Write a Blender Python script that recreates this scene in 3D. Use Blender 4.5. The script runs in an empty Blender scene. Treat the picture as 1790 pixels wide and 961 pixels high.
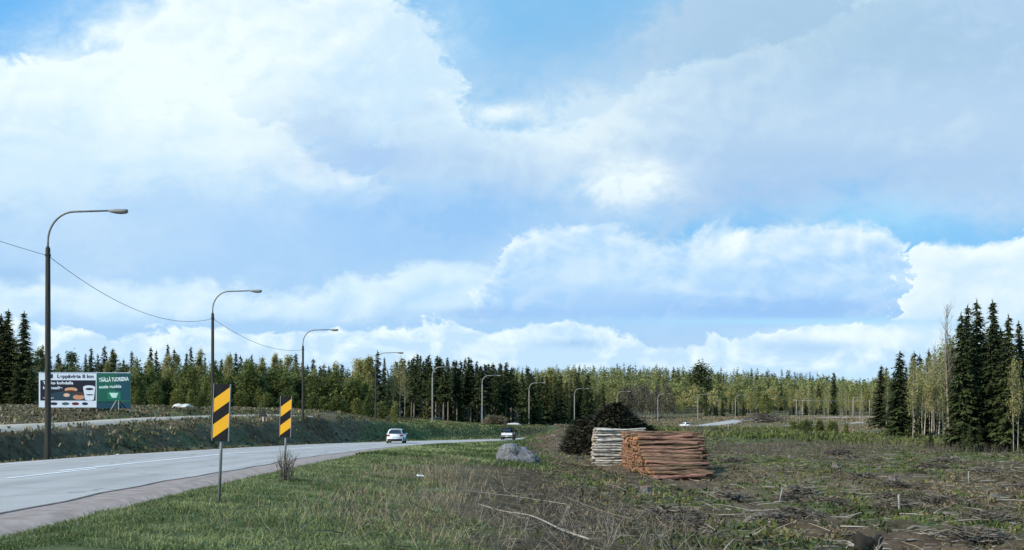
import bpy, bmesh, math, random
import numpy as np
from mathutils import Vector, Matrix, Euler, noise as mnoise

R = math.radians
rnd = random.Random(7)
rng = np.random.default_rng(11)
scene = bpy.context.scene
COL = scene.collection
CAMZ, F = 1.5, 1700.0           # eye height (m), focal length in photo pixels (horizon at 745)

def at(px, py, Y):              # a point of the place from what a survey of the photo gives
    return Vector(((px - 895) / F * Y, Y, CAMZ + (745 - py) / F * Y))

def lin(*c):                    # 0-255 display colour -> linear
    return tuple((v / 255 / 12.92) if v / 255 <= .04045 else ((v / 255 + .055) / 1.055) ** 2.4 for v in c)

# ------------------------------------------------------------------ camera
cd = bpy.data.cameras.new('camera')
cam = bpy.data.objects.new('camera', cd); COL.objects.link(cam)
cam.location = (0, 0, CAMZ); cam.rotation_euler = (R(90), 0, 0)
cd.sensor_width = 36; cd.lens = 36 * F / 1790
cd.shift_y = (745 - 480.5) / 1790
cd.clip_start = .1; cd.clip_end = 8000
scene.camera = cam

# ------------------------------------------------------------------ world
SUN_AZ, SUN_EL = R(-124), R(34)     # azimuth from +Y towards +X
world = bpy.data.worlds.new('World'); scene.world = world; world.use_nodes = True
wt = world.node_tree; wt.nodes.clear(); WN, WL = wt.nodes, wt.links
WSTR = 0.1

def wmath(op, a, b=None, c=None, clamp=False):
    n = WN.new('ShaderNodeMath'); n.operation = op; n.use_clamp = clamp
    for i, v in enumerate((a, b, c)):
        if v is None: continue
        if isinstance(v, (int, float)): n.inputs[i].default_value = v
        else: WL.new(v, n.inputs[i])
    return n.outputs[0]

def wmix(fac, a, b):
    n = WN.new('ShaderNodeMix'); n.data_type = 'RGBA'; n.clamp_factor = True
    for k, v in ((0, fac), (6, a), (7, b)):
        if isinstance(v, (int, float)): n.inputs[k].default_value = v
        elif isinstance(v, tuple): n.inputs[k].default_value = tuple(x / WSTR for x in v[:3]) + (1,)
        else: WL.new(v, n.inputs[k])
    return n.outputs[2]

def wstep(x, lo, hi):
    n = WN.new('ShaderNodeMapRange'); n.interpolation_type = 'SMOOTHSTEP'; n.clamp = True
    WL.new(x, n.inputs[0]); n.inputs[1].default_value = lo; n.inputs[2].default_value = hi
    return n.outputs[0]

sky = WN.new('ShaderNodeTexSky'); sky.sky_type = 'NISHITA'; sky.sun_disc = False
sky.sun_elevation = SUN_EL; sky.sun_rotation = SUN_AZ; sky.air_density = 1.0; sky.dust_density = .4; sky.ozone_density = 2.5
tc = WN.new('ShaderNodeTexCoord')
sp = WN.new('ShaderNodeSeparateXYZ'); WL.new(tc.outputs['Generated'], sp.inputs[0])
yy = wmath('MAXIMUM', sp.outputs[1], .22)
skyU = wmath('MULTIPLY_ADD', wmath('DIVIDE', sp.outputs[0], yy), F, 895)       # heading and height of a sky direction, survey units
skyV = wmath('MULTIPLY_ADD', wmath('DIVIDE', sp.outputs[2], yy), -F, 745)
cb = WN.new('ShaderNodeCombineXYZ'); WL.new(skyU, cb.inputs[0]); WL.new(wmath('MULTIPLY', skyV, 1.35), cb.inputs[1])

def wnoise(scale, detail, rough, dist=0, off=0, dx=0, dy=0):
    m = WN.new('ShaderNodeMapping'); WL.new(cb.outputs[0], m.inputs[0]); m.inputs[1].default_value = (off + dx, off * .7 + dy, off * .3)
    n = WN.new('ShaderNodeTexNoise'); n.inputs['Scale'].default_value = scale; n.inputs['Detail'].default_value = detail
    n.inputs['Roughness'].default_value = rough; n.inputs['Distortion'].default_value = dist
    WL.new(m.outputs[0], n.inputs['Vector']); return n.outputs[0]

nBig = wmath('SUBTRACT', wnoise(1 / 210, 9, .58, .3), .5)
nPuff = wmath('SUBTRACT', wnoise(1 / 60, 8, .62, .5, 900), .5)
nSoft = wmath('SUBTRACT', wnoise(1 / 330, 6, .5, .2, 3000), .5)
nTex = wmath('SUBTRACT', wnoise(1 / 110, 10, .66, .25, 7000), .5)

relief = wmath('SUBTRACT', wnoise(1 / 120, 7, .52, .3, 5000), wnoise(1 / 120, 7, .52, .3, 5000, -16, -20))
relief = wmath('MULTIPLY', relief, 3.2)
skyUw = wmath('ADD', skyU, wmath('ADD', wmath('MULTIPLY', nTex, 260), wmath('MULTIPLY', nPuff, 90)))
# blue of the clear sky: the sky texture, deepened a little towards the top of the view
hsv = WN.new('ShaderNodeHueSaturation'); hsv.inputs['Saturation'].default_value = 1.0; hsv.inputs['Value'].default_value = 1.0
WL.new(sky.outputs[0], hsv.inputs['Color'])
col = wmix(.8, hsv.outputs[0], lin(138, 203, 253))
col = wmix(wstep(skyV, 420, 640), col, lin(205, 232, 252))
col = wmix(wmath('MULTIPLY', wstep(skyU, 500, 100), wstep(skyV, 300, 40)), col, lin(112, 184, 244))

WHITE, BASE, SHADE, GREY = lin(252, 255, 255), lin(212, 230, 250), lin(174, 206, 243), lin(178, 204, 230)

def layer(col, tops, amp, edge, decay, white, shade, base=None, bf=40, tex=.10, puff=.5, maxc=1.0):
    """one bank of cloud: tops = its upper outline, decay = how deep the sunlit rim reaches, base = where it thins out"""
    fc = WN.new('ShaderNodeFloatCurve'); cv = fc.mapping.curves[0]
    pts = [((x + 600) / 3000, (y + 600) / 1800) for x, y in tops]
    cv.points[0].location = pts[0]; cv.points[1].location = pts[-1]
    for p in pts[1:-1]: cv.points.new(*p)
    for p in cv.points: p.handle_type = 'AUTO_CLAMPED'
    fc.mapping.extend = 'HORIZONTAL'; fc.mapping.update()
    WL.new(wmath('MULTIPLY_ADD', skyUw, 1 / 3000, .2, True), fc.inputs['Value'])
    T = wmath('MULTIPLY_ADD', fc.outputs[0], 1800, -600)
    bump = wmath('ADD', wmath('MULTIPLY', nBig, amp * 4.2), wmath('MULTIPLY', nPuff, amp * puff * 3.0))
    s = wmath('ADD', wmath('SUBTRACT', skyV, T), bump)
    cover = wstep(s, 0, edge)
    if base is not None:
        b = wmath('ADD', skyV, wmath('MULTIPLY', nTex, bf * 5))
        cover = wmath('MULTIPLY', cover, wstep(b, base + bf, base - bf))
    if maxc < 1: cover = wmath('MULTIPLY', cover, maxc)
    lit = wmath('EXPONENT', wmath('DIVIDE', wmath('MAXIMUM', s, 0), -decay))
    lit = wmath('ADD', lit, wmath('MULTIPLY', nTex, tex * 6)); lit = wmath('ADD', lit, wmath('MULTIPLY', relief, tex * 6), None, True)
    return wmix(cover, col, wmix(lit, shade, white))

def blob(col, x, y, rx, ry, c, a, wob=.5, pw=1.0):
    dx = wmath('DIVIDE', wmath('ADD', skyU, -x), rx); dy = wmath('DIVIDE', wmath('ADD', skyV, -y), ry)
    d = wmath('ADD', wmath('MULTIPLY', dx, dx), wmath('MULTIPLY', dy, dy))
    d = wmath('ADD', d, wmath('MULTIPLY', wmath('ADD', wmath('ADD', nBig, nTex), nPuff), wob * 5.0))
    g = wmath('EXPONENT', wmath('MULTIPLY', wmath('MAXIMUM', d, 0), -pw))
    return wmix(wmath('MULTIPLY', g, a), col, c)

# the grey veil top right, then the banks from high to low
col = layer(col, [(-600, 240), (690, 240), (830, 60), (1050, 30), (1160, -80), (1300, -500), (2400, -600)], 60, 190, 200, lin(196, 216, 240), lin(186, 209, 236), 175, 100, .03)
col = layer(col, [(-600, 150), (200, 150), (212, 140), (222, 90), (232, 20), (262, -12), (400, -60), (640, -70), (730, 0), (800, 130), (840, 240), (880, 330), (980, 700), (2400, 700)], 62, 70, 190, WHITE, lin(206, 229, 251), 330, 120, .12)
col = layer(col, [(-600, 130), (0, 104), (70, 88), (200, 84), (260, 70), (420, 190), (560, 260), (700, 330), (900, 800), (2400, 800)], 52, 20, 120, WHITE, lin(204, 229, 251), None, 40, .10)
col = layer(col, [(-600, 900), (600, 500), (680, 230), (760, 180), (840, 182), (905, 200), (960, 195), (1010, 180), (1060, 165), (1140, 128), (1230, 90), (1420, 30), (1700, -200), (2400, -500)], 50, 34, 75, lin(236, 247, 255), lin(186, 209, 238), 372, 70, .08)
col = blob(col, 1040, 210, 120, 70, WHITE, .55, .6)
col = blob(col, 860, 195, 60, 16, WHITE, .9, .5)
col = blob(col, 1500, 60, 460, 100, lin(172, 200, 226), .75, .3)
col = blob(col, 1560, 200, 420, 60, lin(196, 217, 240), .45, .5)
col = blob(col, 1300, 330, 330, 50, lin(168, 197, 236), .6, .4)
col = blob(col, 1560, 285, 300, 22, lin(178, 205, 238), .5, .4)
col = layer(col, [(-600, 300), (300, 260), (600, 300), (860, 290), (1000, 330), (1200, 380), (1420, 420), (1480, 800), (2400, 900)], 80, 120, 60, lin(214, 231, 250), lin(178, 211, 247), None, 60, .05)
col = blob(col, 1090, 325, 105, 40, WHITE, .9, .6)
col = blob(col, 1110, 300, 60, 22, WHITE, .6, .5)
col = blob(col, 330, 120, 190, 130, lin(252, 255, 255), .85, .5)
col = blob(col, 100, 130, 170, 60, lin(247, 253, 255), .6, .5)
col = blob(col, 730, 110, 110, 150, lin(208, 229, 250), .65, .5)
col = blob(col, 225, 60, 26, 60, WHITE, .8, .4)
col = blob(col, 540, 225, 90, 45, lin(188, 210, 240), .7, .6)
col = blob(col, 640, 275, 140, 30, lin(176, 202, 240), .8, .5)
col = blob(col, 420, 255, 110, 22, lin(246, 252, 255), .7, .6)
col = blob(col, 60, 300, 260, 60, lin(226, 240, 252), .6, .5)
col = blob(col, 720, 385, 270, 62, lin(158, 199, 245), .95, .4)
col = blob(col, 480, 400, 200, 40, lin(182, 213, 249), .6, .4)
col = blob(col, 150, 420, 220, 90, lin(205, 225, 249), .6, .4)
col = blob(col, 1540, 374, 135, 34, lin(150, 214, 252), 1.0, .45, 1.3)
col = blob(col, 20, 478, 60, 14, lin(170, 204, 240), .8, .4)
col = blob(col, 1700, 360, 260, 30, lin(196, 218, 246), .6, .4)
# lower banks
col = layer(col, [(-600, 470), (0, 486), (120, 470), (300, 500), (480, 480), (640, 466), (700, 448), (760, 446), (840, 452), (900, 470), (1000, 900), (2400, 900)], 34, 34, 60, lin(240, 249, 255), lin(196, 224, 251), 556, 16, .10)
col = layer(col, [(-600, 900), (740, 640), (850, 470), (900, 404), (960, 392), (1080, 390), (1130, 404), (1160, 402), (1300, 397), (1450, 393), (1540, 402), (1580, 412), (1592, 480), (1630, 600), (2400, 700)], 30, 22, 42, WHITE, lin(170, 209, 250), 556, 12, .13)
col = blob(col, 1000, 470, 120, 50, lin(216, 234, 252), .6, .6)
col = blob(col, 1350, 480, 260, 34, lin(214, 233, 252), .55, .6)
col = blob(col, 1340, 540, 260, 20, lin(160, 197, 245), .8, .4)
col = blob(col, 900, 548, 180, 12, lin(164, 199, 244), .7, .4)
col = blob(col, 1050, 524, 120, 18, lin(180, 210, 248), .6, .4)
col = layer(col, [(-600, 900), (1480, 720), (1560, 560), (1594, 430), (1620, 404), (1680, 402), (1760, 412), (1840, 380), (2000, 330), (2400, 300)], 34, 22, 90, WHITE, lin(218, 235, 253), 575, 25, .12)
col = blob(col, 1350, 562, 270, 6, lin(176, 220, 252), .9, .2)
col = layer(col, [(-600, 560), (0, 560), (300, 572), (600, 562), (900, 562), (960, 566), (1080, 572), (1150, 582), (1240, 572), (1340, 566), (1450, 556), (1560, 562), (1700, 580), (2400, 560)], 34, 9, 20, lin(244, 252, 255), lin(206, 229, 252), 655, 26, .34)
col = blob(col, 1020, 600, 70, 9, lin(168, 200, 242), .7, .6)
col = blob(col, 1400, 605, 80, 13, lin(182, 212, 247), .7, .6)
col = blob(col, 1170, 598, 50, 10, lin(188, 214, 246), .7, .6)
col = blob(col, 1500, 585, 120, 14, WHITE, .8, .5)
tint = WN.new('ShaderNodeVectorMath'); tint.operation = 'MULTIPLY'; WL.new(col, tint.inputs[0]); tint.inputs[1].default_value = (.93, 1.02, 1.03)
col = wmix(wstep(sp.outputs[2], .0, -.05), tint.outputs[0], lin(120, 135, 120))
bg = WN.new('ShaderNodeBackground'); bg.inputs[1].default_value = WSTR
wo = WN.new('ShaderNodeOutputWorld'); WL.new(col, bg.inputs[0]); WL.new(bg.outputs[0], wo.inputs[0])

# ------------------------------------------------------------------ sun, exposure
sd = bpy.data.lights.new('sun', 'SUN'); sd.energy = 5.0; sd.angle = R(.5); sd.color = (1, .92, .77)
sun = bpy.data.objects.new('sun', sd); COL.objects.link(sun)
sdir = Vector((math.sin(SUN_AZ) * math.cos(SUN_EL), math.cos(SUN_AZ) * math.cos(SUN_EL), math.sin(SUN_EL)))
sun.rotation_euler = sdir.to_track_quat('Z', 'Y').to_euler(); sun.location = sdir * 60
vs = scene.view_settings; vs.view_transform = 'Standard'; vs.look = 'None'; vs.exposure = 0; vs.gamma = 1; vs.use_curve_mapping = False
scene.cycles.max_bounces = 5; scene.cycles.diffuse_bounces = 3; scene.cycles.transparent_max_bounces = 4
scene.render.film_transparent = False

# ------------------------------------------------------------------ materials
def mat(name, c1, c2=None, scale=4.0, rough=.9, metal=0, bump=0, detail=4, per_object=0, attr=None, spec=.3, coord='Object', stretch=None, trans=0):
    m = bpy.data.materials.new(name); m.use_nodes = True; nt = m.node_tree; N, L = nt.nodes, nt.links
    b = N['Principled BSDF']; b.inputs['Roughness'].default_value = rough; b.inputs['Metallic'].default_value = metal
    b.inputs['Specular IOR Level'].default_value = spec
    c2 = c2 or tuple(x * .75 for x in c1)
    t = N.new('ShaderNodeTexCoord'); mp = N.new('ShaderNodeMapping'); L.new(t.outputs[coord], mp.inputs[0])
    if stretch: mp.inputs[3].default_value = stretch
    n = N.new('ShaderNodeTexNoise'); n.inputs['Scale'].default_value = scale; n.inputs['Detail'].default_value = detail
    L.new(mp.outputs[0], n.inputs['Vector'])
    r = N.new('ShaderNodeValToRGB'); r.color_ramp.elements[0].position = .36; r.color_ramp.elements[1].position = .64
    r.color_ramp.elements[0].color = c1 + (1,); r.color_ramp.elements[1].color = c2 + (1,)
    fac = n.outputs[0]
    if attr:
        a = N.new('ShaderNodeAttribute'); a.attribute_name = attr; fac = a.outputs['Fac']
        r.color_ramp.elements[0].position = 0; r.color_ramp.elements[1].position = 1
    L.new(fac, r.inputs[0]); out = r.outputs[0]
    if per_object:
        oi = N.new('ShaderNodeObjectInfo'); h = N.new('ShaderNodeHueSaturation')
        mr = N.new('ShaderNodeMapRange'); mr.inputs[3].default_value = 1 - per_object; mr.inputs[4].default_value = 1 + per_object
        L.new(oi.outputs['Random'], mr.inputs[0]); L.new(mr.outputs[0], h.inputs['Value'])
        mh = N.new('ShaderNodeMapRange'); mh.inputs[3].default_value = .5 + per_object * .06; mh.inputs[4].default_value = .5 - per_object * .06
        L.new(oi.outputs['Random'], mh.inputs[0]); L.new(mh.outputs[0], h.inputs['Hue'])
        L.new(out, h.inputs['Color']); out = h.outputs[0]
    L.new(out, b.inputs['Base Color'])
    if bump:
        bp = N.new('ShaderNodeBump'); bp.inputs['Strength'].default_value = bump; bp.inputs['Distance'].default_value = .05
        L.new(n.outputs[0], bp.inputs['Height']); L.new(bp.outputs[0], b.inputs['Normal'])
    if trans:
        tr = N.new('ShaderNodeBsdfTranslucent'); mx = N.new('ShaderNodeMixShader'); mx.inputs[0].default_value = trans
        L.new(out, tr.inputs[0]); L.new(b.outputs[0], mx.inputs[1]); L.new(tr.outputs[0], mx.inputs[2])
        L.new(mx.outputs[0], N['Material Output'].inputs[0])
    return m

M = {}
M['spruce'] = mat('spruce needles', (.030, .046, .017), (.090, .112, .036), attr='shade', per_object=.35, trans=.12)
M['birchleaf'] = mat('spring birch leaves', (.22, .225, .080), (.46, .43, .17), attr='shade', per_object=.42, trans=.35)
M['greytwig'] = mat('bare twigs', (.12, .105, .075), (.19, .165, .11), attr='shade', per_object=.25, trans=.2)
M['bushleaf'] = mat('young leaves', (.080, .110, .030), (.23, .25, .075), attr='shade', per_object=.35, trans=.3)
M['sprucebark'] = mat('spruce bark', (.17, .145, .115), (.27, .23, .18), 6, per_object=.25, bump=.3)
M['birchbark'] = mat('birch bark', (.42, .39, .33), (.20, .18, .15), 3.5, stretch=(1, 1, .35), per_object=.25)
M['greybark'] = mat('grey bark', (.24, .22, .19), (.34, .31, .27), 5, per_object=.2)
M['bark_pine'] = mat('pine bark', (.014, .008, .006), (.33, .195, .12), 3, stretch=(1.6, 14, 14), per_object=.5, bump=.4)
M['bark_birch_log'] = mat('birch log bark', (.62, .59, .52), (.12, .10, .085), 4, stretch=(2.5, 9, 9), per_object=.28, bump=.3)
M['cut'] = mat('cut wood', (.46, .23, .09), (.10, .05, .024), 22, per_object=.35)
M['cut_birch'] = mat('cut birch wood', (.55, .42, .26), (.40, .29, .17), 14, per_object=.25)
M['asphalt'] = mat('worn asphalt', (.355, .335, .322), (.435, .412, .395), .6, rough=.85, detail=8, spec=.35, stretch=(1, .35, 1))
M['shoulder'] = mat('gravel shoulder', (.31, .235, .20), (.45, .345, .30), 2.6, detail=9, bump=.3)
M['gravel'] = mat('gravel track', (.33, .30, .25), (.42, .38, .32), 1.2, detail=8)
M['paint'] = mat('road paint', (.80, .80, .80), (.66, .67, .68), 2.5, rough=.6, detail=8)
M['tar'] = mat('tar seam', (.10, .09, .09), (.15, .13, .125), 3)
M['galv'] = mat('galvanised steel', (.17, .17, .16), (.25, .25, .235), 3, rough=.6, metal=.1)
M['palepole'] = mat('pale pole with sunlit tone', (.23, .23, .205), (.32, .31, .28), 3, rough=.6)  # sunlit look of the far lamps put into the base colour
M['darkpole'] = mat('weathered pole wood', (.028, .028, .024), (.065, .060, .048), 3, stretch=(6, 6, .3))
M['black'] = mat('black enamel', (.010, .010, .011), (.016, .016, .017), 3, rough=.6, spec=.12)
M['yellow'] = mat('yellow enamel', (.82, .42, .015), (.76, .38, .012), 2, rough=.45)
M['edge'] = mat('aluminium', (.42, .43, .44), (.5, .5, .51), 3, rough=.4, metal=.5)
M['rock'] = mat('grey granite', (.21, .215, .225), (.07, .072, .08), 9, detail=10, bump=.9)
M['darkrock'] = mat('dark stone', (.11, .10, .09), (.20, .19, .17), 4, detail=9, bump=.8)
M['pale'] = mat('pale stone', (.62, .60, .56), (.5, .48, .44), 4, bump=.4)
M['twig'] = mat('dead branches', (.060, .048, .036), (.34, .30, .24), attr='shade')
M['darktwig'] = mat('dark brush', (.012, .011, .010), (.075, .060, .045), attr='shade')
M['sheet'] = mat('dark cover paper', (.010, .010, .012), (.022, .021, .024), 2, rough=.8, bump=.5)
M['brushcore'] = mat('brush heart', (.014, .013, .011), (.030, .025, .018), 3, bump=.6)
M['grass'] = mat('grass blades', (.080, .115, .036), (.31, .345, .15), attr='shade', trans=.25)
M['drygrass'] = mat('dry grass', (.135, .105, .060), (.36, .30, .19), attr='shade', trans=.2)
M['herb'] = mat('low herbs', (.026, .046, .012), (.18, .205, .055), attr='shade', trans=.2)
M['carwhite'] = mat('white car paint', (.80, .81, .83), (.78, .79, .81), 1, rough=.25, spec=.6)
M['glass'] = mat('dark glass', (.02, .024, .03), (.03, .034, .04), 1, rough=.08, spec=.8)
M['rubber'] = mat('rubber', (.018, .018, .018), (.026, .026, .026), 5)
M['tail'] = mat('tail lamp', (.22, .02, .02), (.15, .01, .01), 5, rough=.2)
M['plate'] = mat('number plate', (.7, .72, .74), (.62, .64, .68), 5, rough=.4)
M['greenbank'] = None

def tri_obj(name, V, T, m, shade=None, parent=None, smooth=False):
    me = bpy.data.meshes.new(name); V = np.asarray(V, np.float32); T = np.asarray(T, np.int32)
    k = T.shape[1]
    me.vertices.add(len(V)); me.vertices.foreach_set('co', V.ravel())
    me.loops.add(T.size); me.loops.foreach_set('vertex_index', T.ravel())
    me.polygons.add(len(T)); me.polygons.foreach_set('loop_start', np.arange(0, T.size, k, dtype=np.int32))
    me.polygons.foreach_set('use_smooth', np.full(len(T), smooth))
    me.update(calc_edges=True)
    if shade is not None:
        a = me.attributes.new('shade', 'FLOAT', 'FACE'); a.data.foreach_set('value', np.asarray(shade, np.float32))
    for mm in (m if isinstance(m, (list, tuple)) else [m]): me.materials.append(mm)
    o = bpy.data.objects.new(name, me)
    if parent is not False: COL.objects.link(o); o.parent = parent
    return o

def bobj(name, bm, m, parent=None, smooth=False):
    me = bpy.data.meshes.new(name); bm.normal_update(); bm.to_mesh(me); bm.free()
    for mm in (m if isinstance(m, (list, tuple)) else [m]): me.materials.append(mm)
    if smooth: me.polygons.foreach_set('use_smooth', [True] * len(me.polygons))
    o = bpy.data.objects.new(name, me); COL.objects.link(o); o.parent = parent
    return o

def tag(o, label=None, cat=None, group=None, kind=None):
    if label: o['label'] = label
    if cat: o['category'] = cat
    if group: o['group'] = group
    if kind: o['kind'] = kind
    return o

def empty(name, loc, rz=0, s=1):
    o = bpy.data.objects.new(name, None); COL.objects.link(o); o.location = loc; o.rotation_euler = (0, 0, rz); o.scale = (s, s, s)
    o.empty_display_size = .2
    return o

def add_box(bm, c, s, rot=None, bevel=0):
    mtx = Matrix.Translation(c) @ (rot.to_matrix().to_4x4() if rot else Matrix()) @ Matrix.Diagonal((s[0], s[1], s[2], 1))
    r = bmesh.ops.create_cube(bm, size=1, matrix=mtx)
    if bevel:
        es = {e for v in r['verts'] for e in v.link_edges}
        bmesh.ops.bevel(bm, geom=list(es), offset=bevel, segments=2, affect='EDGES')

def add_tube(bm, pts, rad, seg=8, mi=0, cap=True):
    pts = [Vector(p) for p in pts]; n = len(pts)
    rad = rad if isinstance(rad, (list, tuple)) else [rad] * n
    rings = []; up = Vector((0, 0, 1))
    prev = None
    for i, p in enumerate(pts):
        d = (pts[min(i + 1, n - 1)] - pts[max(i - 1, 0)]).normalized()
        if prev is None:
            a = d.cross(Vector((0, 0, 1)) if abs(d.z) < .9 else Vector((1, 0, 0))).normalized()
        else:
            a = (prev - d * prev.dot(d)).normalized()
        prev = a; b = d.cross(a)
        rings.append([bm.verts.new(p + (a * math.cos(t) + b * math.sin(t)) * rad[i]) for t in [2 * math.pi * k / seg for k in range(seg)]])
    for i in range(n - 1):
        for k in range(seg):
            f = bm.faces.new((rings[i][k], rings[i][(k + 1) % seg], rings[i + 1][(k + 1) % seg], rings[i + 1][k])); f.material_index = 0; f.smooth = True
    if cap:
        f = bm.faces.new(rings[0][::-1]); f.material_index = mi
        f = bm.faces.new(rings[-1]); f.material_index = mi

# ------------------------------------------------------------------ terrain height
def hashn(ix, iy, s):
    h = (ix * 374761393 + iy * 668265263 + s * 974634777) & 0x7fffffff
    h = ((h ^ (h >> 13)) * 1274126177) & 0x7fffffff
    return ((h ^ (h >> 16)) & 0xffff) / 65535.0
def vnoise(x, y, s=0):
    x = np.asarray(x, float); y = np.asarray(y, float)
    ix = np.floor(x).astype(np.int64); iy = np.floor(y).astype(np.int64); fx = x - ix; fy = y - iy
    fx = fx * fx * (3 - 2 * fx); fy = fy * fy * (3 - 2 * fy)
    a = hashn(ix, iy, s) * (1 - fx) + hashn(ix + 1, iy, s) * fx
    b = hashn(ix, iy + 1, s) * (1 - fx) + hashn(ix + 1, iy + 1, s) * fx
    return a * (1 - fy) + b * fy - .5
def fbm(x, y, s=0, o=4):
    return sum(vnoise(x * 2 ** k, y * 2 ** k, s + k) * .5 ** k for k in range(o))
def sstep(x, a, b):
    t = np.clip((x - a) / (b - a), 0, 1); return t * t * (3 - 2 * t)

PTS = [(-6, 5, 0), (-3, 10, -.02), (0, 5, -.15), (8, 5, -1.0), (-7, 30, 0), (-4, 15, -.05), (-4, 30, -.1), (-5, 50, -.1), (-6, 75, -.3), (-3, 90, -.4), (0, 15, -.45), (0, 30, -.55), (0, 45, -.65), (0, 59, -.7), (0, 75, -.55),
       (4, 15, -1.05), (4, 30, -1.1), (3, 45, -1.05), (4, 60, -1.05), (4, 75, -.8), (8, 20, -1.3), (8, 50, -1.22), (9, 65, -1.2), (9, 84, -1.2), (13, 22, -1.35), (12, 84, -1.2),
       (20, 30, -1.35), (20, 60, -1.25), (23, 110, -1.0), (55, 113, -1.5), (40, 70, -1.4), (80, 120, -1.6), (72, 180, -.6), (35.5, 170, .3), (62, 260, 1.4), (92, 260, 1.5),
       (44, 252, .95), (56, 275, 1.85), (68, 300, 2.95), (79, 320, 4.0), (91, 336, 4.4), (54.6, 235, 1.2), (78.7, 265, 1.95), (98.1, 285, 2.4), (115.6, 300, 3.2), (115, 384, 5.3), (140, 398, 5.6), (20, 320, 3), (95, 400, 5.6), (50, 400, 5.5), (200, 400, 5), (160, 300, 3), (150, 180, 0),
       (-2, 84, -.65), (-1, 100, -.75), (1, 92, -.6), (-4, 105, -.75), (-.5, 110, -.85), (.8, 120, -.8), (2.2, 132, -.7), (4, 150, -.6), (2.4, 97, -.35), (3.6, 105, .7), (5.9, 112, 1.5), (9.4, 118, 1.6), (15, 125, 1.2), (25, 140, .4), (1.0, 100, -.1), (9, 105, .0), (5, 96, -.3), (8, 150, 1.0), (20, 180, .9), (30, 220, 1.2),
       (-26.3, 50, 1.35), (-27.5, 60, 1.6), (-29.3, 75, 1.95), (-28.9, 90, 2.3), (-25.6, 105, 2.67), (-23.5, 125, 3.1), (-21.5, 138, 2.9), (-18.3, 160, 2.6), (-10.6, 195, 2.2), (0, 230, 1.9), (14, 260, 1.9),
       (-26, 30, .9), (-26, 10, .6), (-36, 60, 1.9), (-38, 87, 2.75), (-32, 95, 2.75), (-42, 80, 2.1), (-55, 60, 2.0), (-79, 150, 4.4), (-52, 150, 4.2), (-29.5, 170, 3.9), (-17, 200, 2.8), (-40, 200, 4.6), (-120, 200, 5), (-10, 250, 2.6),
       (-100, 80, 3), (-300, 200, 8), (10, 300, 3), (-100, 350, 12), (-300, 500, 20), (0, 420, 11), (60, 480, 9), (200, 600, 14),
       (60, 560, 21), (120, 560, 19), (180, 560, 17), (90, 700, 31), (200, 700, 27), (0, 700, 30), (-100, 700, 28), (-300, 700, 25), (350, 700, 14), (0, 560, 20), (240, 480, 8), (400, 400, 3), (300, 150, -1), (500, 100, -1), (-500, 100, 5),
       (0, 1200, 34), (400, 1200, 20), (-500, 1200, 34), (0, 3000, 34), (1500, 3000, 20), (-1500, 3000, 30), (0, -15, -.1), (20, -15, -1.2), (-20, -15, 0), (40, 10, -1.4)]
def feat(x, y):
    q = np.maximum(y, -18) + 28
    return np.stack([np.clip(x / q, -3, 3) * 3.2, np.log(q) * 2.6], -1)
_P = np.array(PTS, float); _FP = feat(_P[:, 0], _P[:, 1])
_A = np.linalg.norm(_FP[:, None] - _FP[None], axis=-1); _n = len(_P)
_A = np.block([[_A, np.ones((_n, 1))], [np.ones((1, _n)), np.zeros((1, 1))]])
_W = np.linalg.solve(_A, np.append(_P[:, 2], 0))
def base_h(x, y):
    fp = feat(x, y); out = np.empty(len(x))
    for i in range(0, len(x), 20000):
        f = fp[i:i + 20000]; out[i:i + 20000] = np.linalg.norm(f[:, None] - _FP[None], axis=-1) @ _W[:-1] + _W[-1]
    return out

RC = [(-9.5, -30), (-11.8, -10), (-13.6, 10), (-14.6, 28), (-15.0, 45), (-15.1, 62), (-14.9, 80), (-13.5, 100), (-10.2, 122), (-5.2, 143), (2.4, 166), (11, 188), (21, 210), (32, 231), (44, 252), (56, 275), (68, 300), (79, 320), (91, 336), (109, 352), (136, 368), (172, 385), (225, 410)]
def crom(P, n=14):
    P = [np.array(p, float) for p in P]; P = [2 * P[0] - P[1]] + P + [2 * P[-1] - P[-2]]; out = []
    for i in range(1, len(P) - 2):
        for k in range(n):
            t = k / n; a, b, c, d = P[i - 1], P[i], P[i + 1], P[i + 2]
            out.append(.5 * ((2 * b) + (c - a) * t + (2 * a - 5 * b + 4 * c - d) * t * t + (3 * b - a - 3 * c + d) * t ** 3))
    out.append(P[-2]); return np.array(out)
RCS = crom(RC)
_t = np.gradient(RCS, axis=0); _t /= np.linalg.norm(_t, axis=1)[:, None]
RN = np.stack([_t[:, 1], -_t[:, 0]], 1)              # towards the right-hand verge
RS = np.concatenate([[0], np.cumsum(np.linalg.norm(np.diff(RCS, axis=0), axis=1))])
RZ = np.interp(RCS[:, 1], [-30, 50, 100, 150, 172, 215, 233, 252, 275, 300, 320, 336, 368, 410], [0, 0, -.3, -.62, -.70, 0, .4, .95, 1.85, 2.95, 4.0, 4.4, 5.2, 6.5])
HW = np.interp(RCS[:, 1], [0, 150, 200, 240], [6.15, 6.0, 5.0, 3.9])

TRACK1 = crom([(-26.5, 20), (-26.9, 36), (-27.4, 50), (-28.6, 60), (-30.0, 72), (-30.4, 82), (-29.6, 93), (-26.8, 106), (-25.2, 114)], 10)
TRACK2 = crom([(38, 214), (54.6, 235), (78.7, 265), (98.1, 285), (115.6, 300), (140, 320)], 10)
def road_rel(x, y, C, z=None):
    d = np.full(len(x), 1e9); idx = np.zeros(len(x), int); Cx = C.astype(float)
    for i in range(0, len(x), 20000):
        dd = (x[i:i + 20000, None] - Cx[None, :, 0]) ** 2 + (y[i:i + 20000, None] - Cx[None, :, 1]) ** 2
        j = dd.argmin(1); idx[i:i + 20000] = j; d[i:i + 20000] = np.sqrt(dd[np.arange(len(j)), j])
    return d, idx

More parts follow.
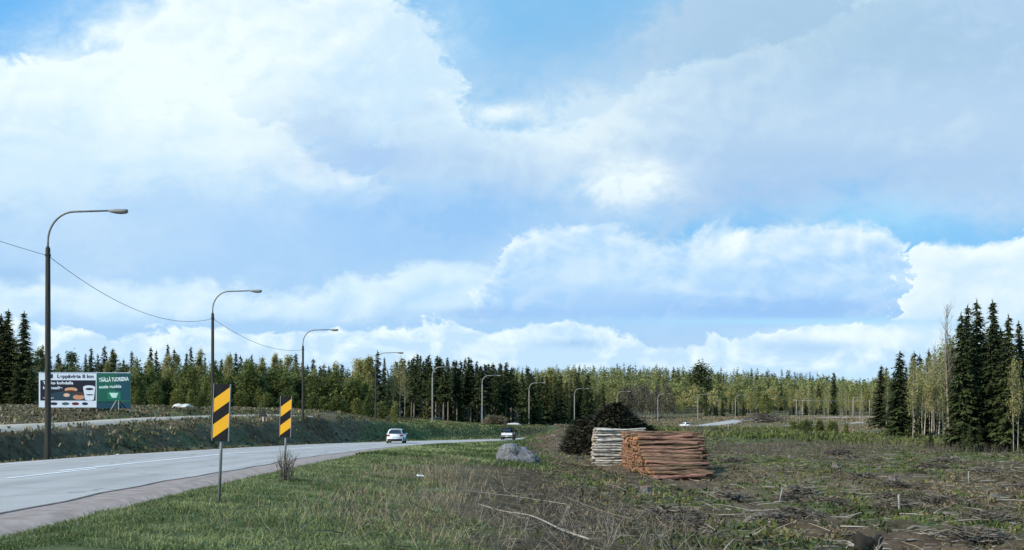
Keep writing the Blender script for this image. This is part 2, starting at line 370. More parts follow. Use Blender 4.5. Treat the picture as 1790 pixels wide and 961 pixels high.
def hf(x, y):
    x = np.atleast_1d(np.asarray(x, float)); y = np.atleast_1d(np.asarray(y, float))
    h = base_h(x, y)
    d, j = road_rel(x, y, RCS); ex = d - HW[j]
    side = ((x - RCS[j, 0]) * RN[j, 0] + (y - RCS[j, 1]) * RN[j, 1]) > 0
    rough = fbm(x / 3.1, y / 3.1, 3) * .28 + fbm(x / .9, y / .9, 9) * .30
    w = .25 + .75 * sstep(x, -1, 6) * sstep(y, 250, 60) + .9 * sstep(-x, 20, 24) * sstep(y, 250, 60)
    verge = sstep(x, 0, -4) * (x > -12)
    w = w * (1 - .55 * verge)
    rr = fbm(x / 14, y / 14, 31) * .35 * sstep(np.hypot(x, y), 30, 90) * (1 - sstep(x, -22, -16) * sstep(x, 9, 3) * sstep(y, 175, 150))
    h = h + rough * w + rr
    # road bed, ditch on the far side
    ditch = np.exp(-((ex - 2.6) / 1.3) ** 2) * .5 * (~side) * (RCS[j, 1] < 200)
    t = sstep(ex, .5, np.where(side, 2.6, 4.5)); fl = sstep(ex, .1, .7)
    h = h * t + (RZ[j] - .22 + .15 * fl) * (1 - t) - ditch
    for C, hw in ((TRACK1, 1.6), (TRACK2, 2.2)):
        dt, jt = road_rel(x, y, C); zt = base_h(C[:, 0], C[:, 1])
        t2 = sstep(dt, hw + .6, hw + 2.2)
        h = np.where(ex > .8, h * t2 + (zt[jt] - .12) * (1 - t2), h)
    return h
def gz(x, y): return float(hf([x], [y])[0])

def spaced(lo, d0, d1, step, hi, g):
    a = list(np.arange(d0, d1, step)); s = step
    while a[-1] < hi: s *= g; a.append(a[-1] + s)
    s = step; b = [a[0]]
    while b[-1] > lo: s *= g; b.append(b[-1] - s)
    return np.array(b[::-1][:-1] + a)
gx = spaced(-1500, -33, 22, .33, 1800, 1.05); gy = spaced(-30, 12, 66, .33, 3000, 1.022)
GX, GY = np.meshgrid(gx, gy); fx, fy = GX.ravel(), GY.ravel()
gzv = hf(fx, fy)
nx, ny = len(gx), len(gy); ii = np.arange(nx * ny).reshape(ny, nx)
quads = np.stack([ii[:-1, :-1], ii[:-1, 1:], ii[1:, 1:], ii[1:, :-1]], -1).reshape(-1, 4)

# cover weights: what grows or lies where
def w_green(x, y):
    n = fbm(x / 2.3, y / 2.3, 51) * 2.6
    lim = np.interp(y, [0, 15, 22, 30, 45, 60, 100, 160], [.5, -.2, -1.9, -3.2, -3.6, -1.2, .6, 2])
    a = sstep(lim - x + n, -.9, 1.3) * (x > -19) * (y < 180)
    patch = sstep(fbm(x / 5.5, y / 7, 77) + .5 * fbm(x / 1.1, y / 1.1, 78), -.12, .25) * .9 * sstep(x, 1, 6)
    patch = patch * (1 - .8 * sstep(y, 150, 230)) + sstep(y, 95, 150) * .25 * (x > -19)
    leftb = sstep(fbm(x / 4, y / 9, 81) + .4 * fbm(x / .9, y / .9, 82), -.15, .35) * .6 * (x < -19)
    return np.clip(a + patch + leftb, 0, 1)
def w_dry(x, y):
    n = fbm(x / 2.0, y / 2.0, 61) * 2.4
    c = np.interp(y, [0, 15, 25, 35, 50], [0, -.8, -3.0, -3.6, -3.4])
    a = np.exp(-((x - c + n * .6) / 1.9) ** 2) * sstep(y, 13, 20) * sstep(y, 66, 50)
    b = sstep(fbm(x / 4.6, y / 3.0, 91) + .4 * fbm(x / .8, y / .6, 92), .0, .35) * .8 * sstep(x, 2, 7)
    c2 = sstep(x, -17, -20) * sstep(fbm(x / 5, y / 5, 95) + .5 * fbm(x / 1.1, y / 1.4, 96), -.3, .3) * .75
    far = sstep(y, 120, 190) * .75 * (x > 12)
    return np.clip(a + b + c2 + far, 0, 1)
def w_mud(x, y):   # rutted harvester track crossing the clear-cut
    cx = np.interp(y, [14, 22, 30, 40, 52, 70], [11.5, 9.6, 8.4, 9.0, 8.6, 5.0])
    a = np.exp(-((x - cx) / 1.1) ** 2) * sstep(y, 75, 60)
    berm = np.exp(-(((x - 3.6) / 3.0) ** 2 + ((y - 92) / 26) ** 2)) * 1.4
    return np.clip(a + berm, 0, 1)
me_o = tri_obj('ground', np.stack([fx, fy, gzv], 1), quads, [], None, None, True)
tag(me_o, kind='structure')
for nm, fn in (('green', w_green), ('dry', w_dry), ('mud', w_mud)):
    a = me_o.data.attributes.new(nm, 'FLOAT', 'POINT'); a.data.foreach_set('value', fn(fx, fy).astype(np.float32))

gm = bpy.data.materials.new('forest ground'); gm.use_nodes = True; N, L = gm.node_tree.nodes, gm.node_tree.links
b = N['Principled BSDF']; b.inputs['Roughness'].default_value = .95; b.inputs['Specular IOR Level'].default_value = .15
t = N.new('ShaderNodeTexCoord')
def gn(scale, det=6, r=.6, st=(1, 1, 1)):
    mp = N.new('ShaderNodeMapping'); mp.inputs[3].default_value = st; L.new(t.outputs['Object'], mp.inputs[0])
    n = N.new('ShaderNodeTexNoise'); n.inputs['Scale'].default_value = scale; n.inputs['Detail'].default_value = det; n.inputs['Roughness'].default_value = r
    L.new(mp.outputs[0], n.inputs[0]); return n.outputs[0]
def gramp(f, stops):
    r = N.new('ShaderNodeValToRGB'); L.new(f, r.inputs[0]); e = r.color_ramp.elements
    while len(e) < len(stops): e.new(.5)
    for q, (p, c) in zip(e, stops): q.position = p; q.color = c + (1,)
    return r.outputs[0]
def gmix(f, a, bb):
    n = N.new('ShaderNodeMix'); n.data_type = 'RGBA'; L.new(f, n.inputs[0]); L.new(a, n.inputs[6]); L.new(bb, n.inputs[7]); return n.outputs[2]
soil = gramp(gn(1.9, 9, .7), [(.3, (.018, .013, .007)), (.48, (.062, .044, .023)), (.62, (.135, .102, .055)), (.75, (.26, .21, .12))])
green = gramp(gn(2.6, 9, .68), [(.3, (.038, .055, .020)), (.5, (.085, .108, .042)), (.72, (.16, .175, .08))])
dry = gramp(gn(2.2, 9, .7), [(.3, (.060, .050, .030)), (.5, (.135, .115, .070)), (.7, (.25, .215, .14))])
mud = gramp(gn(1.4, 8, .65, (1, .6, 1)), [(.3, (.050, .032, .021)), (.55, (.125, .084, .054)), (.75, (.20, .15, .10))])
def gat(nm):
    a = N.new('ShaderNodeAttribute'); a.attribute_name = nm; return a.outputs['Fac']
c = gmix(gat('dry'), soil, dry); c = gmix(gat('green'), c, green); c = gmix(gat('mud'), c, mud)
L.new(c, b.inputs['Base Color'])
bp = N.new('ShaderNodeBump'); bp.inputs['Strength'].default_value = .9; bp.inputs['Distance'].default_value = .12
L.new(gn(2.8, 10, .72), bp.inputs['Height']); L.new(bp.outputs[0], b.inputs['Normal'])
me_o.data.materials.clear(); me_o.data.materials.append(gm)

# ------------------------------------------------------------------ road, shoulder, markings, tracks
def strip(name, offs, dz, m, i0=0, i1=None, C=RCS, Nn=RN, Z=RZ, kind='structure', smooth=True):
    i1 = len(C) if i1 is None else i1
    V = []; k = len(offs)
    for i in range(i0, i1):
        for o, z in zip(offs, dz):
            oo = o(i) if callable(o) else o
            V.append((C[i, 0] + Nn[i, 0] * oo, C[i, 1] + Nn[i, 1] * oo, Z[i] + z))
    T = [(r * k + c_, r * k + c_ + 1, (r + 1) * k + c_ + 1, (r + 1) * k + c_) for r in range(i1 - i0 - 1) for c_ in range(k - 1)]
    o = tri_obj(name, V, T, m, None, None, smooth); tag(o, kind=kind); return o
hw = lambda f, d: (lambda i: f * (HW[i] + d))
wob = lambda i: HW[i] - min(1.05, HW[i] * .17) + .12 * math.sin(RS[i] * .31) + .07 * math.sin(RS[i] * 1.3)
strip('road_shoulder', [hw(-1, .9), hw(-1, 0), hw(1, 0), hw(1, .9)], [-.42, -.012, -.012, -.42], M['shoulder'])
RO = [lambda i: -HW[i] + .25] + [(lambda i, q=q: q * min(1, HW[i] / 6.2)) for q in (-4.9, -4.2, -3.7, -3.0, -2.4, -1.9, -1.2, 0, 1.2, 1.9, 2.4, 3.0, 3.7, 4.2)] + [wob]
RT = [0, .1, .3, 1, .2, .2, 1, .3, .1, .3, 1, .2, .2, 1, .3, 0]
ro = strip('road', RO, [-.004] + [.05 - .009 * abs(q) for q in (-4.9, -4.2, -3.7, -3.0, -2.4, -1.9, -1.2, 0, 1.2, 1.9, 2.4, 3.0, 3.7, 4.2)] + [-.004], M['asphalt'])
at_ = ro.data.attributes.new('worn', 'FLOAT', 'POINT'); at_.data.foreach_set('value', np.tile(np.array(RT, np.float32), len(RCS)))
nt = M['asphalt'].node_tree; N, L = nt.nodes, nt.links
aa = N.new('ShaderNodeAttribute'); aa.attribute_name = 'worn'; tcc = N.new('ShaderNodeTexCoord'); nz = N.new('ShaderNodeTexNoise'); nz.inputs['Scale'].default_value = 26; nz.inputs['Detail'].default_value = 3; L.new(tcc.outputs['Object'], nz.inputs[0])
mr = N.new('ShaderNodeMapRange'); mr.inputs[3].default_value = 1.0; mr.inputs[4].default_value = .86; L.new(aa.outputs['Fac'], mr.inputs[0])
m2 = N.new('ShaderNodeMapRange'); m2.inputs[3].default_value = .72; m2.inputs[4].default_value = 1.28; L.new(nz.outputs[0], m2.inputs[0])
vc = N.new('ShaderNodeTexVoronoi'); vc.feature = 'DISTANCE_TO_EDGE'; vc.inputs['Scale'].default_value = .16; dn = N.new('ShaderNodeVectorMath'); dn.operation = 'ADD'; nz2 = N.new('ShaderNodeTexNoise'); nz2.inputs['Scale'].default_value = .8; nz2.inputs['Detail'].default_value = 6; L.new(tcc.outputs['Object'], nz2.inputs[0]); L.new(tcc.outputs['Object'], dn.inputs[0]); L.new(nz2.outputs[1], dn.inputs[1]); L.new(dn.outputs[0], vc.inputs[0])
m3 = N.new('ShaderNodeMapRange'); m3.inputs[1].default_value = .0; m3.inputs[2].default_value = .012; m3.inputs[3].default_value = .55; m3.inputs[4].default_value = 1; L.new(vc.outputs['Distance'], m3.inputs[0])
mu = N.new('ShaderNodeMath'); mu.operation = 'MULTIPLY'; L.new(mr.outputs[0], mu.inputs[0]); L.new(m2.outputs[0], mu.inputs[1])
mu2 = N.new('ShaderNodeMath'); mu2.operation = 'MULTIPLY'; L.new(mu.outputs[0], mu2.inputs[0]); L.new(m3.outputs[0], mu2.inputs[1])
sc_ = N.new('ShaderNodeVectorMath'); sc_.operation = 'SCALE'; bs = N['Principled BSDF']; L.new(bs.inputs['Base Color'].links[0].from_socket, sc_.inputs[0]); L.new(mu2.outputs[0], sc_.inputs['Scale']); L.new(sc_.outputs[0], bs.inputs['Base Color'])
strip('road_seam', [lambda i: wob(i) + .02, lambda i: wob(i) + .10], [.004, .000], M['tar'])
def resample(s0, s1, n):
    s = np.linspace(s0, s1, n); C = np.stack([np.interp(s, RS, RCS[:, 0]), np.interp(s, RS, RCS[:, 1])], 1)
    Nn = np.stack([np.interp(s, RS, RN[:, 0]), np.interp(s, RS, RN[:, 1])], 1); return C, Nn, np.interp(s, RS, RZ)
def mark(name, s0, s1, lat, w, dz=.056):
    n = max(3, int((s1 - s0) / 2)); C, Nn, Z = resample(s0, s1, n)
    return strip(name, [lat - w / 2, lat + w / 2], [dz, dz], M['paint'], 0, n, C, Nn, Z)
sY = lambda Y: float(np.interp(Y, RCS[:, 1], RS))
mark('centre_line', sY(31.5), sY(225), .02, .26, .058)
for a in (5, 17.5, 27.0): mark('lane_marking', sY(a), sY(a + 6.5), .48, .22, .054)
mark('edge_line', sY(0), sY(185), -4.9, .13, .022)
def track(name, C, hw_, m):
    tt = np.gradient(C, axis=0); tt /= np.linalg.norm(tt, axis=1)[:, None]; Nn = np.stack([tt[:, 1], -tt[:, 0]], 1)
    Z = base_h(C[:, 0], C[:, 1])
    strip(name, [-hw_ - .6, -hw_, 0, hw_, hw_ + .6], [-.40, .0, .03, .0, -.40], m, 0, len(C), C, Nn, Z)
track('gravel_path', TRACK1, 1.9, M['gravel'])
track('gravel_path', TRACK2, 2.0, M['gravel'])

# ------------------------------------------------------------------ street lamps and wires
POLE_H = 12.0
def lamp_bend(head_r=1.0):
    c, top, r = [], 12.0, 1.45
    c.append((0, 0, 9.9)); c.append((0, 0, 10.5))
    for k in range(1, 10):
        a = math.pi / 2 * k / 9; c.append((1.3 - 1.3 * math.cos(a), 0, 10.5 + 1.45 * math.sin(a)))
    c.append((3.1, 0, 12.0)); return c
def make_lamp(pm, am, k=1.0):
    o = empty('street_lamp', (0, 0, 0))
    bm = bmesh.new(); add_tube(bm, [(0, 0, -.6), (0, 0, 0), (0, 0, 5), (0, 0, 10.15), (0, 0, 10.25)], [.155, .15, .13, .11, .07], 12); bobj('pole', bm, pm, o)
    bm = bmesh.new(); add_tube(bm, lamp_bend(), [.052 * k] * 11 + [.042 * k], 8); bobj('arm', bm, am, o)
    bm = bmesh.new()      # the lantern: slim neck, wider drooping belly
    prof = [(2.95, .045, .045), (3.12, .07, .075), (3.3, .12, .10), (3.55, .15, .115), (3.78, .14, .105), (3.88, .10, .08)]
    rings = [[bm.verts.new((x, w * math.cos(t), 12.02 - (h * .45) + h * (math.sin(t) if math.sin(t) > 0 else 1.25 * math.sin(t)))) for t in [2 * math.pi * k / 12 for k in range(12)]] for x, w, h in prof]
    for a_, b_ in zip(rings, rings[1:]):
        for k in range(12): bm.faces.new((a_[k], a_[(k + 1) % 12], b_[(k + 1) % 12], b_[k])).smooth = True
    bm.faces.new(rings[0][::-1]); bm.faces.new(rings[-1]); bobj('lamp_head', bm, am, o)
    bm = bmesh.new(); add_box(bm, (.0, .0, 9.82), (.26, .10, .12), None, .01); bobj('bracket', bm, M['black'], o)
    return o
def children(o): return [c for c in COL.objects if c.parent == o]
def copy_of(root, kids, loc, rz=0, s=1, sc=None):
    r = root.copy(); COL.objects.link(r); r.location = loc; r.rotation_euler = (0, 0, rz); r.scale = sc or (s, s, s)
    for c_ in kids:
        d = c_.copy(); COL.objects.link(d); d.parent = r
    return r
LAMPS = [(-22.62, 47.4), (-23.7, 77), (-23.0, 107), (-19.2, 137), (-13.75, 168), (-6.1, 199), (4.0, 228), (16.5, 257), (30.7, 284), (47.7, 318), (64.2, 336), (80.8, 352), (96.3, 368), (114.7, 384), (139.3, 398)]
LTOP = {0: 368, 1: 508, 2: 576, 3: 616, 4: 641, 5: 656, 6: 669, 7: 679, 8: 684, 9: 688, 10: 689, 11: 690, 12: 693, 13: 696, 14: 694}
LLAB = ['tall street lamp nearest the viewer, standing beside the billboard', 'street lamp standing just behind the larger striped marker board',
        'street lamp just right of the smaller striped marker board', 'street lamp in front of the trees left of the white car, its arm among treetops',
        'street lamp on the bank right of the white car', 'street lamp left of the pickup truck, beside the pale brush heap',
        'street lamp right of the pickup truck, above the bare soil mound', 'street lamp just left of the dark brush pile',
        'street lamp whose foot is hidden behind the dark brush pile', 'street lamp rising just right of the brush pile, before pale birch trunks',
        'street lamp at the left end of the pale far road', 'street lamp leaning slightly beside the rising pale far road',
        'small far street lamp left of the round young tree on the far road', 'small far street lamp under the pale overhead wire', 'farthest street lamp, by the right end of the pale overhead wire']
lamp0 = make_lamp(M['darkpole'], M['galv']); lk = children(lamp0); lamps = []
lamp1 = make_lamp(M['palepole'], M['palepole'], 1.6); lk1 = children(lamp1)  # far lamps: sunlight painted into pole and arm colour
for i, (x, y) in enumerate(LAMPS):
    z = CAMZ + (745 - LTOP[i]) / F * y - 12.0
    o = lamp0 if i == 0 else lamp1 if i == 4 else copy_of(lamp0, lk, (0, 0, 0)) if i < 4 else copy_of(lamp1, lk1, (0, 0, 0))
    o.location = (x, y, z); o.rotation_euler = (0, R(.6) if i == 11 else 0, R([0, 0, 0, 2, 4, 6, -2, 3, 0, 5, -4, 3, 0, 4, 0][i]))
    tag(o, LLAB[i], 'street lamp', 'street lamps along the road'); lamps.append(Vector((x, y, z)))
def wire(name, a, b_, sag, r, label, low=.5):
    pts = []
    for k in range(25):
        t_ = k / 24; p = a.lerp(b_, t_); p.z -= sag * 4 * t_ * (1 - t_); pts.append(p)
    bm = bmesh.new(); add_tube(bm, pts, r, 5); o = bobj(name, bm, M['black']); tag(o, label, 'cable', 'cables strung between the street lamps'); return o
h = Vector((.02, 0, 9.8))
wire('cable', Vector((-20.5, 17, 9.7)), lamps[0] + h, .45, .012, 'black cable reaching the nearest street lamp from outside the picture')
wire('cable', lamps[0] + h, lamps[1] + h, 1.3, .014, 'long sagging black cable between the two nearest street lamps')
wire('cable', lamps[1] + h, lamps[2] + h, .9, .016, 'thin black cable between the second and third street lamps')

# ------------------------------------------------------------------ striped marker boards
def marker(px, Y, gy_, w, hgt, zb, label, lean, yaw):
    x = (px - 895) / F * Y; z0 = gz(x, Y)
    o = empty('marker_sign', (x, Y, z0 - .05)); o.rotation_euler = (0, R(lean), R(yaw)); tag(o, label, 'traffic sign', 'striped marker boards on the verge')
    bm = bmesh.new(); add_tube(bm, [(0, .05, -.3), (0, .05, zb + hgt - .1)], .03, 12); bobj('post', bm, M['galv'], o)
    bm = bmesh.new(); add_box(bm, (0, .0, zb + hgt / 2), (w, .02, hgt), None, .006); pn = bobj('panel', bm, M['black'], o)
    bm = bmesh.new()
    for sx in (-1, 1): add_box(bm, (sx * (w / 2 + .004), 0, zb + hgt / 2), (.008, .045, hgt + .01))
    bobj('edge_trim', bm, M['edge'], pn)
    slope = .40 * w / .34
    for z in (zb + hgt * .035, zb + hgt * .49):
        bm = bmesh.new(); hh = hgt * .245; e = w / 2 - .004
        v = [bm.verts.new(p) for p in ((-e, -.013, z), (e, -.013, z + slope * .62), (e, -.013, z + slope * .62 + hh), (-e, -.013, z + hh))]
        bm.faces.new(v); r = bmesh.ops.extrude_face_region(bm, geom=bm.faces[:]); bmesh.ops.translate(bm, verts=[q for q in r['geom'] if isinstance(q, bmesh.types.BMVert)], vec=(0, .002, 0))
        bobj('stripe', bm, M['yellow'], pn)
    for z in (zb + .2, zb + hgt - .25):
        bm = bmesh.new(); add_box(bm, (0, .045, z), (.09, .05, .05)); bobj('clamp', bm, M['edge'], o)
    return o
marker(381, 19.4, 877, .33, 1.13, 1.30, 'larger black and yellow striped marker board on a steel post in grass', 2.2, -6)
marker(496, 27.0, 838, .31, 1.13, 1.27, 'smaller farther black and yellow striped marker board above a leafless bush', 1.8, -8)

# the give-way sign seen from behind on the far verge
x, Y = (460 - 895) / F * 95, 95
o = empty('road_sign', (x, Y, CAMZ - 27 / F * 95)); tag(o, 'grey back of a triangular road sign on a thin pale post', 'road sign')
bm = bmesh.new(); add_tube(bm, [(0, 0, -.3), (0, 0, 3.2)], .045, 8); bobj('post', bm, M['edge'], o)
bm = bmesh.new(); v = [bm.verts.new((.48 * a_, -.05, z_)) for a_, z_ in ((-1, 2.45), (1, 2.45), (0, 3.3))]; bm.faces.new(v)
r = bmesh.ops.extrude_face_region(bm, geom=bm.faces[:]); bmesh.ops.translate(bm, verts=[q for q in r['geom'] if isinstance(q, bmesh.types.BMVert)], vec=(0, .015, 0))
bmesh.ops.bevel(bm, geom=[e for e in bm.edges if abs(e.verts[0].co.x - e.verts[1].co.x) < 1e-5 and abs(e.verts[0].co.z - e.verts[1].co.z) < 1e-5], offset=.06, segments=3, affect='EDGES')
bobj('panel', bm, M['darkpole'], o)

# ------------------------------------------------------------------ billboard
BY = 87.0
o = empty('billboard', (at(148, 716, BY).x, BY, CAMZ + 28 / F * BY)); o.rotation_euler = (0, 0, R(3)); tag(o, 'wide roadside billboard, coffee and burger picture beside a green panel', 'billboard')
S = BY / F
def bx(px): return (px - 148) * S
def bz(py): return (717 - py) * S
mcache = {}
def flat(c):
    if c not in mcache: mcache[c] = mat('print %d %d %d' % c, lin(*c), tuple(v * .92 for v in lin(*c)), 3, rough=.6)
    return mcache[c]
def bpanel(name, x0, y0, x1, y1, c, parent, d=0, th=.04):
    bm = bmesh.new(); add_box(bm, ((bx(x0) + bx(x1)) / 2, -d, (bz(y0) + bz(y1)) / 2), (abs(bx(x1) - bx(x0)), th, abs(bz(y1) - bz(y0)))); return bobj(name, bm, flat(c), parent)
def poly(name, pts, c, parent, d):
    bm = bmesh.new(); f = bm.faces.new([bm.verts.new((bx(x_), -d, bz(y_))) for x_, y_ in pts])
    r = bmesh.ops.extrude_face_region(bm, geom=[f]); bmesh.ops.translate(bm, verts=[q for q in r['geom'] if isinstance(q, bmesh.types.BMVert)], vec=(0, .006, 0))
    return bobj(name, bm, flat(c), parent)
def ell(cx, cy, rx, ry, n=20, a0=0, a1=2 * math.pi): return [(cx + rx * math.cos(a0 + (a1 - a0) * k / n), cy + ry * math.sin(a0 + (a1 - a0) * k / n)) for k in range(n)]
def text(name, s, x0, py, x1, hgt, c, parent, d, rot=0):
    cu = bpy.data.curves.new(name, 'FONT'); cu.body = s; cu.size = hgt * S * 1.35; cu.extrude = .004; cu.offset = .012
    t_ = bpy.data.objects.new(name, cu); COL.objects.link(t_); t_.parent = parent; cu.materials.append(flat(c))
    bpy.context.view_layer.update(); w = t_.dimensions.x or 1; sx = (bx(x1) - bx(x0)) / w
    dg = bpy.context.evaluated_depsgraph_get(); me = bpy.data.meshes.new_from_object(t_.evaluated_get(dg)); bpy.data.objects.remove(t_); t_ = bpy.data.objects.new(name, me); COL.objects.link(t_); t_.parent = parent
    t_.rotation_euler = (R(90), R(-rot), 0); t_.scale = (sx, 1, 1); t_.location = (bx(x0), -d, bz(py)); return t_
wp = bpanel('poster_panel', 70, 652, 168.5, 712, (214, 224, 236), o, .0, .06)
dk = bpanel('picture', 72.5, 664.5, 167, 700, (15, 24, 42), wp, .033, .01)
poly('picture_tint', [(90, 699), (90, 688), (120, 682), (146, 686), (166, 692), (166, 699)], (34, 62, 76), wp, .041)
text('lettering', 'Leppävirta 8 km', 101, 660.5, 163, 6.4, (24, 34, 66), wp, .036)
bpanel('emblem', 88, 654, 94, 661, (24, 34, 66), wp, .034, .008)
text('lettering', 'Tauko kohdalla', 77, 671.5, 129, 5.2, (216, 226, 236), wp, .045)
text('lettering', 'lounaalle', 77, 680, 110, 5.0, (200, 216, 228), wp, .045)
text('lettering', 'avoinna', 77, 697, 96, 3.2, (180, 200, 212), wp, .046)
poly('picture_bun', ell(125, 681, 11, 4, 20), (206, 160, 126), wp, .046)
poly('picture_filling', ell(124, 684, 9, 2.2, 16), (84, 44, 30), wp, .052)
poly('picture_bun', ell(117.5, 690.5, 5.5, 3.2, 16), (222, 186, 160), wp, .046)
poly('picture_bun', ell(138, 694, 10, 4.4, 20), (200, 146, 112), wp, .046)
poly('picture_filling', ell(140, 688.5, 6.5, 2.4, 20), (90, 50, 34), wp, .053)
poly('picture_cup', [(145.5, 677)] + ell(156, 677, 10.5, 3.6, 12, math.pi, 2 * math.pi)[1:] + [(166.3, 677), (164, 698), (160, 700), (153, 700), (149, 698)], (216, 226, 236), wp, .046)
poly('picture_coffee', ell(156.5, 679.8, 7, 2, 20), (28, 24, 28), wp, .054)
poly('picture_coffee', ell(157, 689.8, 6.5, 1.1, 16), (60, 70, 88), wp, .054)
for x0, x1, c_ in ((89, 102, (22, 34, 58)), (109, 122, (60, 90, 90)), (126, 139, (96, 24, 34)), (143.5, 154, (20, 34, 66))):
    poly('picture_badge', ell((x0 + x1) / 2, 705.5, (x1 - x0) / 2, 2.6, 16), c_, wp, .036)
gp = bpanel('poster_panel', 168.6, 652.5, 226.5, 702, (14, 92, 76), o, .0, .06)
poly('picture_tint', [(205, 654), (226, 654), (226, 699), (212, 699), (200, 680)], (12, 72, 84), gp, .034)
text('lettering', 'TÄÄLLÄ TUOREENA', 173, 667.5, 224, 7.0, (226, 240, 240), gp, .040, 3)
text('lettering', 'uusia ruokia', 173, 678.5, 211, 5.6, (206, 230, 228), gp, .040, 2)
poly('picture_badge', [(187, 684), (209.5, 684), (209.5, 698), (187, 698)], (14, 118, 88), gp, .037)
poly('picture_bowl', [(190, 686.5), (206, 686.5), (204, 691), (202.5, 695), (195, 695), (193, 691)], (190, 224, 216), gp, .046)
bpanel('lower_board', 168.6, 703, 226.5, 713.5, (16, 66, 84), o, .0, .05)
bpanel('top_trim', 69, 650.6, 227, 652, (170, 190, 200), o, .0, .10)
for px_ in (72, 104, 136, 168, 200, 225):
    bm = bmesh.new(); add_box(bm, (bx(px_), .12, bz(690)), (.12, .12, 4.2)); bobj('post', bm, M['sprucebark'], o)
for px_, dx in ((203, -.35), (207, .3)):
    bm = bmesh.new(); add_tube(bm, [(bx(px_) + dx, -.9, -.25), (bx(px_), -.1, bz(700))], .05, 6); bobj('strut', bm, M['greybark'], o)

# ------------------------------------------------------------------ vehicles
def car_body(L_, W, prof, cab, name, o, m, tuck=.10):
    """prof: side outline (y, z) lower body, cab: greenhouse outline; y runs from tail (0) forward"""
    def extr(nm, poly_, w0, w1, z0, z1, m_):
        bm = bmesh.new(); n = len(poly_)
        def hwid(z, y): 
            t_ = (z - z0) / (z1 - z0); e = min(y, L_ - y) / .35; return (w0 + (w1 - w0) * t_) * (.90 + .10 * min(1, max(0, e)))
        l = [bm.verts.new((-hwid(z, y), y, z)) for y, z in poly_]; r_ = [bm.verts.new((hwid(z, y), y, z)) for y, z in poly_]
        bm.faces.new(l); bm.faces.new(r_[::-1])
        for k in range(n): bm.faces.new((l[k], r_[k], r_[(k + 1) % n], l[(k + 1) % n])) if False else bm.faces.new((l[(k + 1) % n], r_[(k + 1) % n], r_[k], l[k]))
        bmesh.ops.recalc_face_normals(bm, faces=bm.faces[:])
        bmesh.ops.bevel(bm, geom=[e for e in bm.edges], offset=.035, segments=2, affect='EDGES')
        return bobj(nm, bm, m_, o, True)
    a_ = extr('body', prof, W / 2, W / 2 - .03, .2, .95, m)
    return a_, extr
def wheels(o, ys, W, r):
    for y in ys:
        for sx in (-1, 1):
            bm = bmesh.new(); bmesh.ops.create_cone(bm, cap_ends=True, segments=24, radius1=r, radius2=r, depth=.21, matrix=Matrix.Translation((sx * (W / 2 - .12), y, r)) @ Matrix.Rotation(R(90), 4, 'Y'))
            bmesh.ops.bevel(bm, geom=[e for e in bm.edges if e.calc_length() < .3], offset=.02, segments=1, affect='EDGES')
            wv = bobj('wheel', bm, M['rubber'], o)
            bm = bmesh.new(); bmesh.ops.create_cone(bm, cap_ends=True, segments=20, radius1=r * .62, radius2=r * .55, depth=.03, matrix=Matrix.Translation((sx * (W / 2 - .005), y, r)) @ Matrix.Rotation(R(90) * sx, 4, 'Y')); bobj('rim', bm, M['galv'], wv)
def slab(nm, c_, s, m, o, bev=.01, rot=None):
    bm = bmesh.new(); add_box(bm, c_, s, rot, bev); return bobj(nm, bm, m, o)
def quadpane(nm, pts, m, o, th=.012):
    bm = bmesh.new(); f = bm.faces.new([bm.verts.new(p) for p in pts]); f.normal_update(); nrm = f.normal.copy()
    r_ = bmesh.ops.extrude_face_region(bm, geom=[f]); bmesh.ops.translate(bm, verts=[q for q in r_['geom'] if isinstance(q, bmesh.types.BMVert)], vec=nrm * th)
    return bobj(nm, bm, m, o)
def make_car(loc, rz, label, name='car'):
    o = empty(name, loc, rz); tag(o, label, 'car'); L_, W = 4.35, 1.84
    prof = [(.06, .34), (.0, .55), (.03, .86), (.12, .98), (1.2, 1.0), (3.2, .98), (4.05, .84), (4.33, .66), (4.35, .40), (4.2, .26), (.2, .24)]
    _, extr = car_body(L_, W, prof, None, name, o, M['carwhite'])
    cab = [(.10, .93), (.36, 1.36), (.62, 1.48), (1.6, 1.52), (2.35, 1.46), (3.25, .95)]
    extr('cabin', cab, .87, .60, .93, 1.52, M['carwhite'])
    quadpane('rear_window', [(-.66, .115, 1.02), (.66, .115, 1.02), (.57, .33, 1.36), (-.57, .33, 1.36)], M['glass'], o)
    quadpane('windscreen', [(.70, 3.14, 1.02), (-.70, 3.14, 1.02), (-.58, 2.42, 1.42), (.58, 2.42, 1.42)], M['glass'], o)
    for sx in (-1, 1):
        quadpane('side_window', [(sx * .835, .55, 1.02), (sx * .835, 2.95, 1.02), (sx * .655, 2.3, 1.40), (sx * .655, .72, 1.40)][::sx], M['glass'], o)
        slab('tail_lamp', (sx * .70, .02, .84), (.36, .10, .15), M['tail'], o, .02)
        slab('headlight', (sx * .66, 4.22, .68), (.34, .16, .13), M['glass'], o, .02)
        slab('mirror', (sx * 1.0, 2.75, 1.0), (.2, .1, .14), M['carwhite'], o, .03)
    slab('bumper', (0, .02, .36), (1.56, .16, .20), M['black'], o, .04)
    slab('number_plate', (0, -.005, .68), (.52, .02, .12), M['plate'], o, .004)
    slab('spoiler', (0, .42, 1.47), (1.1, .28, .04), M['carwhite'], o, .015)
    wheels(o, (.78, 3.45), W, .33); return o
def roadz(x, y):
    d, j = road_rel(np.array([float(x)]), np.array([float(y)]), RCS); return float(RZ[j[0]]) + .03, math.atan2(-_t[j[0], 0], _t[j[0], 1])
cx_, cy_ = (690 - 895) / F * 101, 101
z_, az = roadz(cx_, cy_); make_car((cx_, cy_, z_), R(1.5), 'white hatchback seen from behind, driving away on the road')
